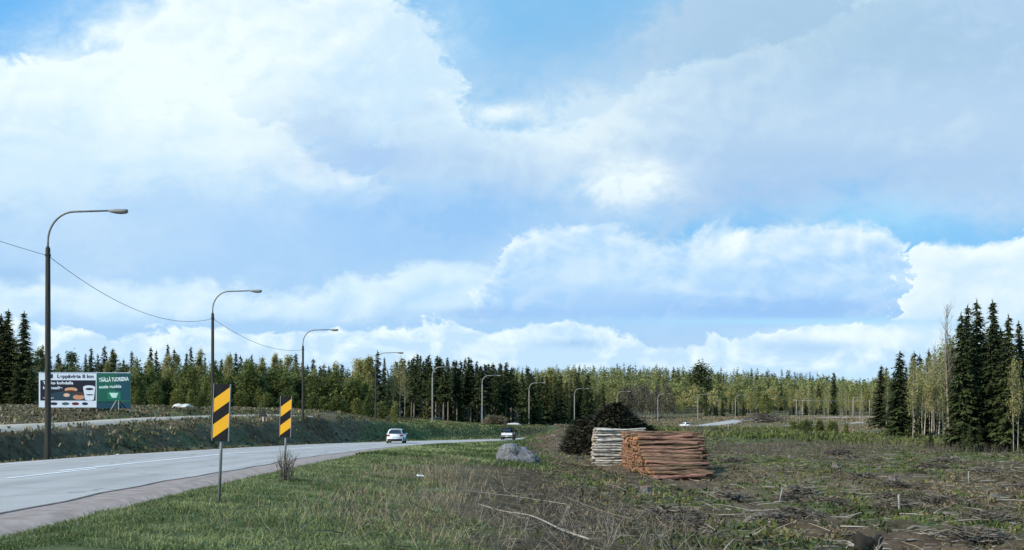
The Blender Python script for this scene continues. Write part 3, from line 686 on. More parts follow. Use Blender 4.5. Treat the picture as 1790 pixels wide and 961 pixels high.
# pickup, dark hard top over the bed, pale tail
px_, py_ = (886 - 895) / F * 150, 150
z_, az = roadz(px_, py_)
o = empty('pickup_truck', (px_, py_, z_), R(-5)); tag(o, 'dark pickup truck with a white tailgate farther up the road', 'pickup truck'); W = 2.0; L_ = 5.2
_, extr = car_body(L_, W, [(.0, .62), (.0, 1.05), (.06, 1.16), (3.4, 1.18), (4.9, 1.12), (5.18, .9), (5.2, .55), (.05, .55)], None, '', o, M['glass'])
extr('cabin', [(1.5, 1.14), (1.62, 1.86), (1.95, 1.95), (3.0, 1.93), (3.9, 1.16)], .90, .74, 1.14, 1.95, M['black'])
extr('bed_cover', [(.05, 1.14), (.2, 1.82), (1.46, 1.86), (1.46, 1.14)], .90, .78, 1.14, 1.9, M['black'])
quadpane('rear_window', [(-.62, .075, 1.28), (.62, .075, 1.28), (.58, .16, 1.7), (-.58, .16, 1.7)], M['glass'], o)
quadpane('windscreen', [(.72, 3.80, 1.24), (-.72, 3.80, 1.24), (-.66, 3.12, 1.82), (.66, 3.12, 1.82)], M['glass'], o)
for sx in (-1, 1):
    slab('mirror', (sx * 1.13, 3.3, 1.35), (.24, .1, .26), M['black'], o, .02)
    slab('tail_lamp', (sx * .92, -.01, .92), (.13, .06, .28), M['tail'], o, .01)
    quadpane('side_window', [(sx * .865, 1.8, 1.28), (sx * .865, 3.4, 1.28), (sx * .775, 3.0, 1.8), (sx * .775, 1.9, 1.8)][::sx], M['glass'], o)
slab('tailgate', (0, -.02, .90), (1.68, .05, .36), M['carwhite'], o, .015)
slab('bumper', (0, -.10, .55), (1.9, .2, .18), M['galv'], o, .03)
slab('underbody', (0, 2.6, .46), (1.5, 4.6, .2), M['black'], o, .02)
slab('number_plate', (0, -.21, .56), (.5, .02, .11), M['plate'], o, .004)
wheels(o, (1.05, 4.15), W, .40)
# parked car among the birches
cp = (1203 - 895) / F * 262
make_car((cp, 262, gz(cp, 262) - .05), R(12), 'small white car parked before the pale birch trunks', 'parked_car')

# ------------------------------------------------------------------ scattered twigs, sticks, blades
def sticks(P, D, L_, Rr, seg=4):
    """thin tapered prisms: P base, D unit dir, L length, R radius -> V, T"""
    n = len(P); up = np.tile([0, 0, 1.0], (n, 1)); up[np.abs(D[:, 2]) > .9] = [1, 0, 0]
    a = np.cross(D, up); a /= np.linalg.norm(a, axis=1)[:, None]; b_ = np.cross(D, a)
    bend = (rng.random((n, 3)) - .5) * L_[:, None] * .22; bend[:, 2] *= .4
    st = [(0, 1.0), (.5, .8), (1, .35)]; V = []
    for t_, k in st:
        c_ = P + D * (L_ * t_)[:, None] + bend * (4 * t_ * (1 - t_))
        for q in range(3):
            an = 2 * math.pi * q / 3; V.append(c_ + (a * math.cos(an) + b_ * math.sin(an)) * (Rr * k)[:, None])
    V = np.stack(V, 1).reshape(-1, 3); base = np.arange(n)[:, None] * 9
    tr = []
    for s in range(2):
        for q in range(3):
            q2 = (q + 1) % 3; tr.append([s * 3 + q, s * 3 + q2, s * 3 + 3 + q2, s * 3 + 3 + q])
    T = (base[:, :, None] + np.array(tr)[None]).reshape(-1, 4)
    return V, T, 6
def dirs(az_, el_): return np.stack([np.cos(az_) * np.cos(el_), np.sin(az_) * np.cos(el_), np.sin(el_)], 1)

def blades(P, hgt, wid, lean, az_=None):
    n = len(P); az_ = rng.random(n) * 6.283 if az_ is None else az_; fa = rng.random(n) * 6.283
    side = np.stack([np.cos(fa), np.sin(fa), np.zeros(n)], 1) * wid[:, None]
    ld = np.stack([np.cos(az_), np.sin(az_), np.zeros(n)], 1) * (lean * hgt)[:, None]
    mid = P + ld * .35 + np.array([0, 0, 1]) * (hgt * .6)[:, None]; tip = P + ld + np.array([0, 0, 1]) * (hgt * (1 - lean * .3))[:, None]
    V = np.stack([P - side, P + side, mid + side * .7, mid - side * .7, tip], 1).reshape(-1, 3); b5 = np.arange(n)[:, None] * 5
    T = np.concatenate([b5 + [0, 1, 2], b5 + [0, 2, 3], b5 + [3, 2, 4]], 1).reshape(-1, 3)
    return V, T, 3
def pts_where(n, x0, x1, y0, y1, wfn, ypow=1.0):
    x = x0 + rng.random(n) * (x1 - x0); u = rng.random(n)
    y = y0 * (y1 / y0) ** (u ** ypow)        # denser close by
    fr = x / np.maximum(y, 1)
    keep = (rng.random(n) < wfn(x, y)) & (np.abs(fr) < .72)
    d, j = road_rel(x, y, RCS); keep &= d > HW[j] + .05
    for C in (TRACK1, TRACK2):
        d, _ = road_rel(x, y, C); keep &= d > 1.5
    x, y = x[keep], y[keep]; return np.stack([x, y, hf(x, y) - .02], 1)

# verge grass
P = pts_where(300000, -11, 3, 11.5, 62, lambda x, y: w_green(x, y) * (x < 3) * (.45 + .8 * sstep(fbm(x / .6, y / .6, 5), -.2, .2)))
n = len(P); d_ = P[:, 1]
hg = (.04 + .08 * rng.random(n)) * (1 + fbm(P[:, 0] / .5, P[:, 1] / .5, 6) * 1.3); V, T, k = blades(P, hg, .004 + d_ * .00022, .5 + .5 * rng.random(n))
sh = np.clip(.42 + fbm(P[:, 0] / .7, P[:, 1] / .7, 7) * .9 + (rng.random(n) - .5) * .7, 0, 1)
tag(tri_obj('grass', V, T, M['grass'], np.repeat(sh, k)), 'short green grass on the road verge', 'grass', kind='stuff')
P = pts_where(90000, -17, 9, 50, 200, lambda x, y: .85 * (x / y > -.16) * sstep(x / y + .06 * fbm(x / 2, y / 5, 8), .055, .005))
n = len(P); d_ = P[:, 1]
V, T, k = blades(P, (.12 + .22 * rng.random(n)), .012 + d_ * .00035, .5 + .7 * rng.random(n))
tag(tri_obj('grass', V, T, M['grass'], np.repeat(np.clip(.35 + fbm(P[:, 0] / 2.5, P[:, 1] / 5, 7) * 1.5 + (rng.random(n) - .5) * .5, 0, 1), k)), 'rougher grass on the verges farther along the road', 'grass', kind='stuff')
# straw among it
P = pts_where(120000, -10, 26, 12, 75, lambda x, y: np.clip(w_dry(x, y) * .9 + .10, 0, 1) * (.25 + .9 * sstep(fbm(x / .9, y / .9, 15), -.1, .25)))
n = len(P); d_ = P[:, 1]
tall = np.exp(-((P[:, 0] + 2.6) / 2.6) ** 2)
hg = (.08 + .16 * rng.random(n)) * (1 + tall * 1.4 * sstep(fbm(P[:, 0] / 1.2, P[:, 1] / 1.2, 16), -.2, .3))
V, T, k = blades(P, hg, .004 + d_ * .0002, .5 + .9 * rng.random(n))
tag(tri_obj('dry_grass', V, T, M['drygrass'], np.repeat(np.clip(rng.random(n) ** 1.4 + fbm(P[:, 0], P[:, 1], 17) * .4, 0, 1), k)), 'dead straw coloured grass tufts', 'dry grass', kind='stuff')
# low green herbs, bilberry and moss tufts over the clear-cut and the bank
def herbs(nm, P, size, m, lab):
    n = len(P); k = 5; Pn = np.repeat(P, k, 0); N_ = len(Pn)
    Pn = Pn + (rng.random((N_, 3)) - .5) * np.array([1, 1, .1]) * np.repeat(size, k)[:, None] * 1.6
    hg = np.repeat(size, k) * (.5 + .8 * rng.random(N_))
    V, T, kk = blades(Pn, hg, .006 + Pn[:, 1] * .00035 + hg * .12, .2 + .9 * rng.random(N_))
    s_ = np.clip(np.repeat(.5 + fbm(P[:, 0] / 1.7, P[:, 1] / 1.7, 23) * 1.1, k) + (rng.random(N_) - .5) * .6, 0, 1)
    tag(tri_obj(nm, V, T, m, np.repeat(s_, kk)), lab, 'ground cover', kind='stuff')
P = pts_where(70000, -1, 60, 13, 130, lambda x, y: (.05 + .95 * w_green(x, y)) * sstep(x, -1, 4) * (1 - w_mud(x, y)))
herbs('undergrowth', P, .05 + .15 * rng.random(len(P)) * (1 + .6 * vnoise(P[:, 0] / 2, P[:, 1] / 2, 4)), M['herb'], 'green undergrowth over the cleared ground')
P = pts_where(90000, -75, 8, 34, 235, lambda x, y: (.35 + .65 * w_green(x, y)) * ((x < -17) | (y > 150)) * (.35 + .9 * sstep(fbm(x / 2.0, y / 4, 85) + .4 * fbm(x / .6, y / .8, 86), -.15, .25)), .7)
herbs('undergrowth', P, .10 + .16 * rng.random(len(P)), mat('olive bank grass', (.028, .034, .014), (.17, .155, .070), attr='shade'), 'low olive and dry grass on the bank across the road')
P = pts_where(26000, -90, -24, 40, 180, lambda x, y: w_dry(x, y) * .8, .8)
herbs('dry_grass', P, .18 + .2 * rng.random(len(P)), M['drygrass'], 'faded grass on the field behind the bank')
# felling debris
def debris(nm, n0, x0, x1, y0, y1, wfn, Lr, Rr, elr, m, lab, shade, azc=None, azs=3.14):
    P = pts_where(n0, x0, x1, y0, y1, wfn); n = len(P); P[:, 2] += .03 + rng.random(n) * .06
    az_ = (rng.random(n) * 2 - 1) * azs + (azc or 0)
    L_ = Lr[0] + (Lr[1] - Lr[0]) * rng.random(n) ** 2.2
    V, T, k = sticks(P, dirs(az_, (rng.random(n) ** 2) * elr), L_, Rr[0] + (Rr[1] - Rr[0]) * rng.random(n) ** 2 + P[:, 1] * .00018)
    tag(tri_obj(nm, V, T, m, np.repeat(shade(n), k)), lab, 'branches', kind='stuff')
cw = lambda x, y: sstep(x, 1.5, 6) * (.12 + .95 * sstep(fbm(x / 2.2, y / 1.5, 44) + .5 * fbm(x / .7, y / .7, 45), .0, .35))
debris('branch_litter', 60000, 0, 70, 14, 125, cw, (.10, .70), (.004, .018), R(28), M['twig'], 'felling litter of broken branches over the cleared ground', lambda n: rng.random(n) ** 1.25)
debris('branch_litter', 9000, 5, 70, 17, 120, lambda x, y: sstep(x / y, .10, .3) * (.08 + .92 * sstep(fbm(x / 3, y / 3, 46) + .5 * fbm(x / .8, y / .8, 47), .05, .4)), (.25, 1.5), (.008, .035), R(5), M['twig'], 'pale tops and poles left lying on the cleared ground', lambda n: .25 + .75 * rng.random(n), 0, .7)
hp = lambda x, y: np.exp(-(((x - 2.3) / 2.2) ** 2 + ((y - 25) / 7) ** 2)) + .30 * np.exp(-(((x - 1.5) / 3.5) ** 2 + ((y - 17) / 4) ** 2))
debris('branch_litter', 13000, -4, 9, 12.5, 45, lambda x, y: np.clip(hp(x, y), 0, 1), (.10, .75), (.003, .008), R(45), M['twig'], 'tangle of thin bare branches beside the verge', lambda n: rng.random(n) ** 4)
P = pts_where(9000, -4, 9, 12.5, 50, lambda x, y: np.clip(hp(x, y) * 1.1 + .05, 0, 1)); n = len(P)
V, T, k = sticks(P, dirs(rng.random(n) * 6.28, R(35) + rng.random(n) * R(50)), .15 + .5 * rng.random(n) ** 2, .003 + .004 * rng.random(n))
tag(tri_obj('weeds', V, T, M['twig'], np.repeat(rng.random(n) ** 1.5, k)), 'dead upright weed stalks beside the verge', 'weeds', kind='stuff')
P = pts_where(70000, 1, 60, 13, 120, lambda x, y: sstep(x, 1, 4) * (1 - .7 * w_mud(x, y)) * sstep(fbm(x / 2.6, y / 1.6, 71) + .5 * fbm(x / .6, y / .6, 72), -.1, .35))
herbs('dry_grass', P, .05 + .13 * rng.random(len(P)), mat('matted dead grass', (.045, .034, .018), (.24, .195, .11), attr='shade'), 'matted dead grass over the cleared ground')
# brown raspberry and willow canes across the middle distance
P = pts_where(24000, 20, 95, 95, 190, lambda x, y: sstep(fbm(x / 9, y / 9, 62), -.1, .2)); n = len(P)
V, T, k = sticks(P, dirs(rng.random(n) * 6.28, R(55) + rng.random(n) * R(35)), .5 + .8 * rng.random(n), .012 + .012 * rng.random(n))
tag(tri_obj('brushwood', V, T, M['twig'], np.repeat(rng.random(n) * .45, k)), 'brown leafless brushwood at the back of the clearing', 'brush', kind='stuff')
P = pts_where(16000, 15, 110, 120, 215, lambda x, y: sstep(fbm(x / 9, y / 9, 66), .0, .2) * .8); 
herbs('brushwood', P, .5 + .7 * rng.random(len(P)), M['bushleaf'], 'yellow green bushes at the back of the clearing')

P = pts_where(40000, 10, 190, 200, 400, lambda x, y: sstep(fbm(x / 14, y / 14, 67) + .4 * fbm(x / 4, y / 4, 68), -.25, .2)); 
herbs('dry_grass', P, .25 + .3 * rng.random(len(P)), M['drygrass'], 'faded rough grass beside the far road')
# ------------------------------------------------------------------ log stacks
def make_log(nm, L_, r, bark, cut):
    bm = bmesh.new(); n = 7; ph = rnd.random() * 6
    pts = [(L_ * k / (n - 1), .05 * math.sin(ph + k * .7) * (k / n), .04 * math.sin(ph * 2 + k * .8)) for k in range(n)]
    add_tube(bm, pts, [r * (1.10 - .3 * k / (n - 1)) * (1 + .05 * math.sin(k * 2 + ph)) for k in range(n)], 10, 1)
    me = bpy.data.meshes.new(nm); bm.normal_update(); bm.to_mesh(me); bm.free(); me.materials.append(bark); me.materials.append(cut); return me
pine_m = [make_log('log', 1.0, r_, M['bark_pine'], M['cut']) for r_ in (.058, .068, .080, .095, .108, .075, .064)]
birch_m = [make_log('log', 1.0, r_, M['bark_birch_log'], M['cut_birch']) for r_ in (.06, .075, .085, .065, .09)]
SLOT = []
row = 0; z = .10
while z < 2.35:
    y = 50.2 + (row % 2) * .1 + max(0, z - .15) * 3.3
    while y < 63.2:
        topz = min(2.2, .30 + (y - 50.0) * .27) + .10 * math.sin(y * 1.9) + .10 * math.sin(y * 5.3)
        if z < topz: SLOT.append((y, z, topz - z))
        y += .215
    z += .172; row += 1
SLOT.sort(key=lambda s: (s[2] > .24, s[0] + s[1] * .4))
loose = []
for i, (y, z, dp) in enumerate(SLOT):
    L_ = float(np.interp(y, [50, 54, 58, 63], [3.05, 3.3, 4.0, 4.3])) + rnd.uniform(-.35, .3) - max(0, z - 1.5) * .25
    x = 7.3 + rnd.uniform(-.22, .16) + (rnd.uniform(-.3, 0) if rnd.random() < .12 else 0); me = rnd.choice(pine_m)
    zz = float(np.interp(y, [50, 63], [-1.22, -1.20])) + z
    o = bpy.data.objects.new('pine_log', me); o.location = (x, y + rnd.uniform(-.04, .04), zz + rnd.uniform(-.03, .03))
    o.rotation_euler = (rnd.random() * 6.28, R(rnd.gauss(0, 1.5)), R(rnd.gauss(-1.5, 2.6))); k = rnd.uniform(.85, 1.2); o.scale = (L_, k, k)
    if i < 300:
        COL.objects.link(o); tag(o, 'reddish pine log in the front stack with orange cut ends', 'log', 'pine logs in the red brown stack')
    else: loose.append(o)
bm = bmesh.new()
for o in loose:
    v0 = len(bm.verts); f0 = len(bm.faces); bm.from_mesh(o.data); bm.verts.ensure_lookup_table()
    mtx = Matrix.LocRotScale(o.location, o.rotation_euler, o.scale)
    for v in bm.verts[v0:]: v.co = mtx @ v.co
    bpy.data.objects.remove(o)
tag(bobj('log_stack', bm, [M['bark_pine'], M['cut']]), 'inner and hindmost logs of the reddish front stack', 'logs', kind='stuff')
row = 0; z = .10
while z < 2.62:
    for c_ in range(5):
        y = 65.2 + c_ * .2 + (row % 2) * .1 + z * .12
        if z > 2.35 and c_ > 2: continue
        o = bpy.data.objects.new('birch_log', rnd.choice(birch_m)); o.location = (5.45 + rnd.uniform(-.16, .16) + z * .05, y, -1.22 + z + rnd.uniform(-.02, .02))
        o.rotation_euler = (rnd.random() * 6.28, R(rnd.gauss(0, 1)), R(rnd.gauss(0, 1.2))); k = rnd.uniform(.85, 1.15); o.scale = (3.3 + rnd.uniform(-.25, .3), k, k)
        COL.objects.link(o); tag(o, 'white barked birch log in the stack behind the pine logs', 'log', 'birch logs in the white stack')
    z += .170; row += 1

def sprigs2(P, D, L_, Wd):
    n = len(P); up = np.tile([0, 0, 1.0], (n, 1)) + (rng.random((n, 3)) - .5) * .8
    a = np.cross(D, up); a /= (np.linalg.norm(a, axis=1)[:, None] + 1e-6)
    return np.stack([P - a * Wd[:, None], P + a * Wd[:, None], P + D * L_[:, None]], 1).reshape(-1, 3), np.arange(3 * n).reshape(-1, 3)
# ------------------------------------------------------------------ dark brush pile under cover sheets
bc = Vector((8.6, 83.5, gz(8.6, 83.5)))
o = empty('brush_pile', bc); tag(o, 'big dark shaggy heap of brushwood behind the log stacks', 'brush pile')
def mound(nm, rx, ry, h_, m, parent, off=(0, 0, 0), seed=1, sub=5, amp=.25, flatp=1.0, loc=None, sq=2.4):
    bm = bmesh.new(); bmesh.ops.create_icosphere(bm, subdivisions=sub, radius=1)
    for v in bm.verts:
        p = v.co.normalized(); nn = mnoise.fractal(p * 1.6 + Vector((seed * 7.1, seed, 0)), 1, 2.1, 5); f_ = 1 + nn * amp
        q = (abs(p.x) ** sq + abs(p.y) ** sq + abs(p.z) ** sq) ** (-1 / sq)
        v.co = Vector((p.x * rx * f_ * q + off[0], p.y * ry * f_ * q + off[1], p.z * h_ * f_ * q + off[2]))
    ob = bobj(nm, bm, m, parent, True)
    if loc is not None: ob.location = loc
    return ob
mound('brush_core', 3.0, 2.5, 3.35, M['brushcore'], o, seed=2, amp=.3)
def dome(n, k0, k1):
    ph = rng.random(n) * 6.283; ct = rng.random(n) ** .8 * 1.5
    P = np.stack([np.cos(ph) * np.cos(ct), np.sin(ph) * np.cos(ct), np.sin(ct)], 1) * np.array([4.1, 3.3, 4.1]) * (k0 + k1 * rng.random(n))[:, None]
    P[:, 2] *= 1 + .10 * np.sin(P[:, 0] * 1.7 + 1) - .05 * (P[:, 0] > 2.5); return P, ph
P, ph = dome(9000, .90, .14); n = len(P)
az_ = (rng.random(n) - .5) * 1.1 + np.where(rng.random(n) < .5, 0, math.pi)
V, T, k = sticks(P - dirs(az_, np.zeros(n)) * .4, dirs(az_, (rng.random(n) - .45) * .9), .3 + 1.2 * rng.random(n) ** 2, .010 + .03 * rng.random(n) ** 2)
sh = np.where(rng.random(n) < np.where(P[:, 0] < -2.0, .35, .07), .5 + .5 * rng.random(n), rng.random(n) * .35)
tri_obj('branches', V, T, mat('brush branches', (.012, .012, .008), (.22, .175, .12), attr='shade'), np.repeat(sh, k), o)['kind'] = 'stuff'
P, ph = dome(14000, .94, .16); n = len(P); L_ = .25 + .45 * rng.random(n)
V, T = sprigs2(P, dirs(ph + (rng.random(n) - .5) * 2, (rng.random(n) - .5) * 1.2), L_, L_ * .16)
tri_obj('conifer_boughs', V, T, mat('withered boughs', (.012, .014, .008), (.050, .052, .022), attr='shade'), rng.random(n), o)['kind'] = 'stuff'

# ------------------------------------------------------------------ rocks, stumps, stakes, branches
def rock(px, py, Y, rx, h_, m, label, name='rock', seed=1, amp=.3, sub=4, cat='rock'):
    x = (px - 895) / F * Y; r_ = mound(name, rx, rx * .8, h_, m, None, seed=seed, amp=amp, sub=sub, loc=(x, Y, gz(x, Y) - .05), sq=2.0); tag(r_, label, cat); return r_
rock(902, 800, 59, 1.25, 1.08, M['rock'], 'large grey boulder in grass below the pickup truck', 'boulder', 3, .26, 5, 'boulder')
rock(932, 806, 59.5, .42, .6, M['darkrock'], 'added dark stone for the shaded right side of the large boulder', seed=8)  # dark stone added where the boulder's right side lies in shade
rock(1335, 905, 27, .55, .30, M['darkrock'], 'flat grey rock among branches on the right of the clearing', seed=5, amp=.45)
rock(318, 716, 112, 1.3, .55, M['pale'], 'pale rock behind the gravel path, right of the billboard', seed=4)
rock(205, 780, 52, .30, .26, M['pale'], 'small white stone low on the far bank', seed=9)
rock(897, 742, 205, 1.7, .6, M['pale'], 'long pale rock behind the pickup truck', seed=11)
def heap(px, Y, rx, h_, n, m, label, sh):
    x = (px - 895) / F * Y; o = empty('brush_heap', (x, Y, gz(x, Y))); tag(o, label, 'brush heap')
    mound('brush_core', rx * (.8 if h_ > .6 * rx else .45), rx * (.6 if h_ > .6 * rx else .35), h_ * (.8 if h_ > .6 * rx else .5), M['brushcore'], o, seed=int(px), sub=3)
    ph = rng.random(n) * 6.283; ct = rng.random(n) * 1.4
    P = np.stack([np.cos(ph) * np.cos(ct) * rx, np.sin(ph) * np.cos(ct) * rx * .8, np.sin(ct) * h_], 1) * (.6 + .4 * rng.random(n))[:, None]
    V, T, k = sticks(P, dirs(ph + (rng.random(n) - .5) * (1.5 if h_ > .6 * rx else 6.2), (rng.random(n) - .3) * (1.0 if h_ > .6 * rx else .55)), rx * (.15 + .40 * rng.random(n)) * (1 if h_ > .6 * rx else .8), .012 + .02 * rng.random(n) * (Y / 60))
    tri_obj('branches', V, T, m, np.repeat(sh(n), k), o)['kind'] = 'stuff'
heap(866, 190, 2.3, 1.9, 700, M['drygrass'], 'pale heap of cut branches behind the pickup truck', lambda n: .25 + .6 * rng.random(n))
heap(763, 186, 1.5, .8, 200, M['twig'], 'low pale heap of branches at the foot of the dark spruces', lambda n: .3 + .5 * rng.random(n))
heap(1400, 39, .9, .5, 260, M['twig'], 'heap of twisted roots and branches in the middle of the clearing', lambda n: rng.random(n) ** 1.5)
for q_ in range(26):
    Yh = rnd.choice((24, 28, 33, 38, 45, 52, 60, 70, 82, 95)) * rnd.uniform(.92, 1.1); ph_ = rnd.uniform(1150 if Yh < 40 else 1265, 1785)
    k_ = rnd.uniform(.5, 1.0) * (1 + Yh / 90); tn = rnd.uniform(.2, .8)
    heap(ph_, Yh, .9 * k_, .30 * k_, 300, M['twig'], 'low heap of felling slash on the cleared ground', lambda n, tn=tn: tn * rng.random(n) ** 1.3)
    COL.objects[[o_.name for o_ in COL.objects if o_.name.startswith('brush_heap')][-1]]['group'] = 'slash heaps on the clearing'
heap(1335, 290, 7, 2.6, 500, M['twig'], 'long low brown heap beside the far road', lambda n: rng.random(n) * .5)
def stump(px, Y, r_, h_, label):
    x = (px - 895) / F * Y; o = empty('tree_stump', (x, Y, gz(x, Y) - .05)); tag(o, label, 'tree stump', 'stumps on the cleared ground')
    bm = bmesh.new(); seg = 14; prof = [(0, 1.75), (.25, 1.15), (.6, 1.0), (1, .95)]; rings = []
    for t_, k in prof: rings.append([bm.verts.new((r_ * k * (1 + (.22 * math.sin(a_ * 5 + px) * (1 - t_) + .05 * math.sin(a_ * 3))) * math.cos(a_), r_ * k * (1 + .22 * math.sin(a_ * 5 + px) * (1 - t_)) * math.sin(a_), h_ * t_)) for a_ in [2 * math.pi * q / seg for q in range(seg)]])
    for a_, b_ in zip(rings, rings[1:]):
        for q in range(seg): bm.faces.new((a_[q], a_[(q + 1) % seg], b_[(q + 1) % seg], b_[q]))
    bobj('bark', bm, M['darkrock'], o)
    bm = bmesh.new(); bm.faces.new([bm.verts.new((v[0] * r_ * .95, v[1] * r_ * .95, h_ + .002)) for v in [(math.cos(2 * math.pi * q / seg), math.sin(2 * math.pi * q / seg)) for q in range(seg)]])
    bobj('cut_face', bm, M['cut'], o)
for a_ in ((1128, 36, .2, .26, 'low brown stump in front of the pine stack'), (1382, 88, .25, .4, 'dark stump behind the green patch, far right of the pine stack'),
           (1560, 48, .2, .34, 'stump beside the taller pale stake'), (1660, 60, .22, .3, 'stump before the tall dark spruces'),
           (1255, 40, .17, .26, 'small stump right of the pine stack'), (1460, 62, .2, .3, 'stump in the middle of the clearing'),
           (1740, 38, .2, .3, 'stump near the right edge of the picture'), (1215, 30, .16, .2, 'stump closest to the tangle of thin branches')): stump(*a_)
def stake(px, py, Y, h_, lean, r_, label):
    x = (px - 895) / F * Y; z0 = gz(x, Y); bm = bmesh.new(); add_tube(bm, [(0, 0, -.1), (lean * .5, 0, h_ * .5), (lean, .02, h_)], [r_, r_, r_ * .9], 7)
    ob = bobj('wooden_stake', bm, M['palepole']); ob.location = (x, Y, z0); tag(ob, label, 'stake', 'pale stakes in the clearing')
stake(1362, 862, 36, .50, .12, .028, 'short pale stake leaning right, beside the heap of roots')
stake(1572, 876, 33, .72, -.02, .035, 'tallest pale stake, upright in the right half of the clearing')
stake(1693, 838, 47, .62, .01, .03, 'thin pale stake before the tall dark spruces')
stake(1273, 752, 150, 1.6, 0, .07, 'dark edged stake far off at the back of the clearing')
# root ball lower right
x, Y = (1517 - 895) / F * 22.5, 22.5
o = empty('uprooted_stump', (x, Y, gz(x, Y) - .1)); tag(o, 'gnarled dark root ball near the bottom right of the clearing', 'tree stump')
mound('root_ball', .36, .3, .42, M['brushcore'], o, seed=12, amp=.7, sub=4)
for k_ in range(16):
    a_ = rnd.random() * 6.28; e_ = rnd.uniform(.1, 1.2); p0 = Vector((math.cos(a_) * .25, math.sin(a_) * .22, .2 * math.sin(e_)))
    d_ = Vector((math.cos(a_) * math.cos(e_), math.sin(a_) * math.cos(e_), math.sin(e_))); pts = [p0]
    for q in range(4): d_ = (d_ + Vector((rnd.uniform(-.5, .5), rnd.uniform(-.5, .5), rnd.uniform(-.7, .2)))).normalized(); pts.append(pts[-1] + d_ * .13)
    bm = bmesh.new(); add_tube(bm, pts, [.032, .024, .017, .011, .006], 6); bobj('root', bm, M['greybark'], o)
def branch(pxs, r0, label, m='greybark', lift=.05):
    pts = []
    for px, py, Y in pxs:
        x = (px - 895) / F * Y; pts.append(Vector((x, Y, gz(x, Y) + lift)))
    P_ = crom([tuple(p) for p in pts], 6); n_ = len(P_); bm = bmesh.new()
    add_tube(bm, [tuple(p) for p in P_], [r0 * (1 - .6 * k / n_) for k in range(n_)], 6); ob = bobj('fallen_branch', bm, M[m]); tag(ob, label, 'branch', 'long branches lying by the verge')
branch([(1030, 950, 17.6), (985, 925, 19.0), (930, 890, 21.2), (880, 872, 22.8), (835, 868, 24.0)], .022, 'long pale curved branch lying across the foreground brush', lift=.12)
branch([(1000, 868, 27), (900, 865, 27.5), (800, 855, 27.2), (740, 850, 26.5)], .014, 'thin straight branch lying behind the long curved one', lift=.10)
branch([(1110, 902, 23.5), (1050, 880, 24.5), (985, 850, 28)], .016, 'dark thin branch on the right side of the tangle', 'sprucebark', .25)
branch([(1330, 888, 30), (1250, 884, 30.5), (1190, 890, 29.5)], .02, 'pale branch lying left of the flat grey rock', lift=.08)
# litter on the verge
bm = bmesh.new(); add_box(bm, (0, 0, 0), (.22, .16, .03), Euler((.2, .1, .4)), .008); ob = bobj('paper_litter', bm, M['carwhite']); x = (735 - 895) / F * 31; ob.location = (x, 31, gz(x, 31) + .16); tag(ob, 'scrap of white litter lying in the dry grass', 'litter')

# leafless bush in front of the farther marker board
def bare_bush(px, Y, n, h_, label, spread=.28):
    x = (px - 895) / F * Y; o = empty('leafless_bush', (x, Y, gz(x, Y))); tag(o, label, 'bush'); bm = bmesh.new()
    for k_ in range(n):
        a_ = rnd.random() * 6.28; sp_ = rnd.uniform(.1, 1) * spread; p = Vector((math.cos(a_) * .1, math.sin(a_) * .1, -.05)); d_ = Vector((math.cos(a_) * sp_, math.sin(a_) * sp_, 1)).normalized(); L_ = h_ * rnd.uniform(.6, 1.05); pts = [p]
        for q in range(5): d_ = (d_ + Vector((rnd.uniform(-.13, .13), rnd.uniform(-.13, .13), 0))).normalized(); pts.append(pts[-1] + d_ * L_ / 5)
        r0 = rnd.uniform(.009, .017); add_tube(bm, pts, [r0, r0 * .9, r0 * .75, r0 * .6, r0 * .45, r0 * .25], 5)
        for q in range(4):
            i_ = rnd.randint(1, 4); d2 = (d_ + Vector((rnd.uniform(-.9, .9), rnd.uniform(-.9, .9), .2))).normalized(); p2 = pts[i_]; add_tube(bm, [p2, p2 + d2 * L_ * .14, p2 + d2 * L_ * .24 + Vector((0, 0, .05))], [r0 * .5, r0 * .4, r0 * .2], 4)
    bobj('stems', bm, M['sprucebark'], o)
bare_bush(499, 26.7, 30, .95, 'leafless grey bush around the post of the farther marker board')
bare_bush(140, 14.6, 3, .16, 'tiny sprig at the edge of the gravel shoulder', .5)

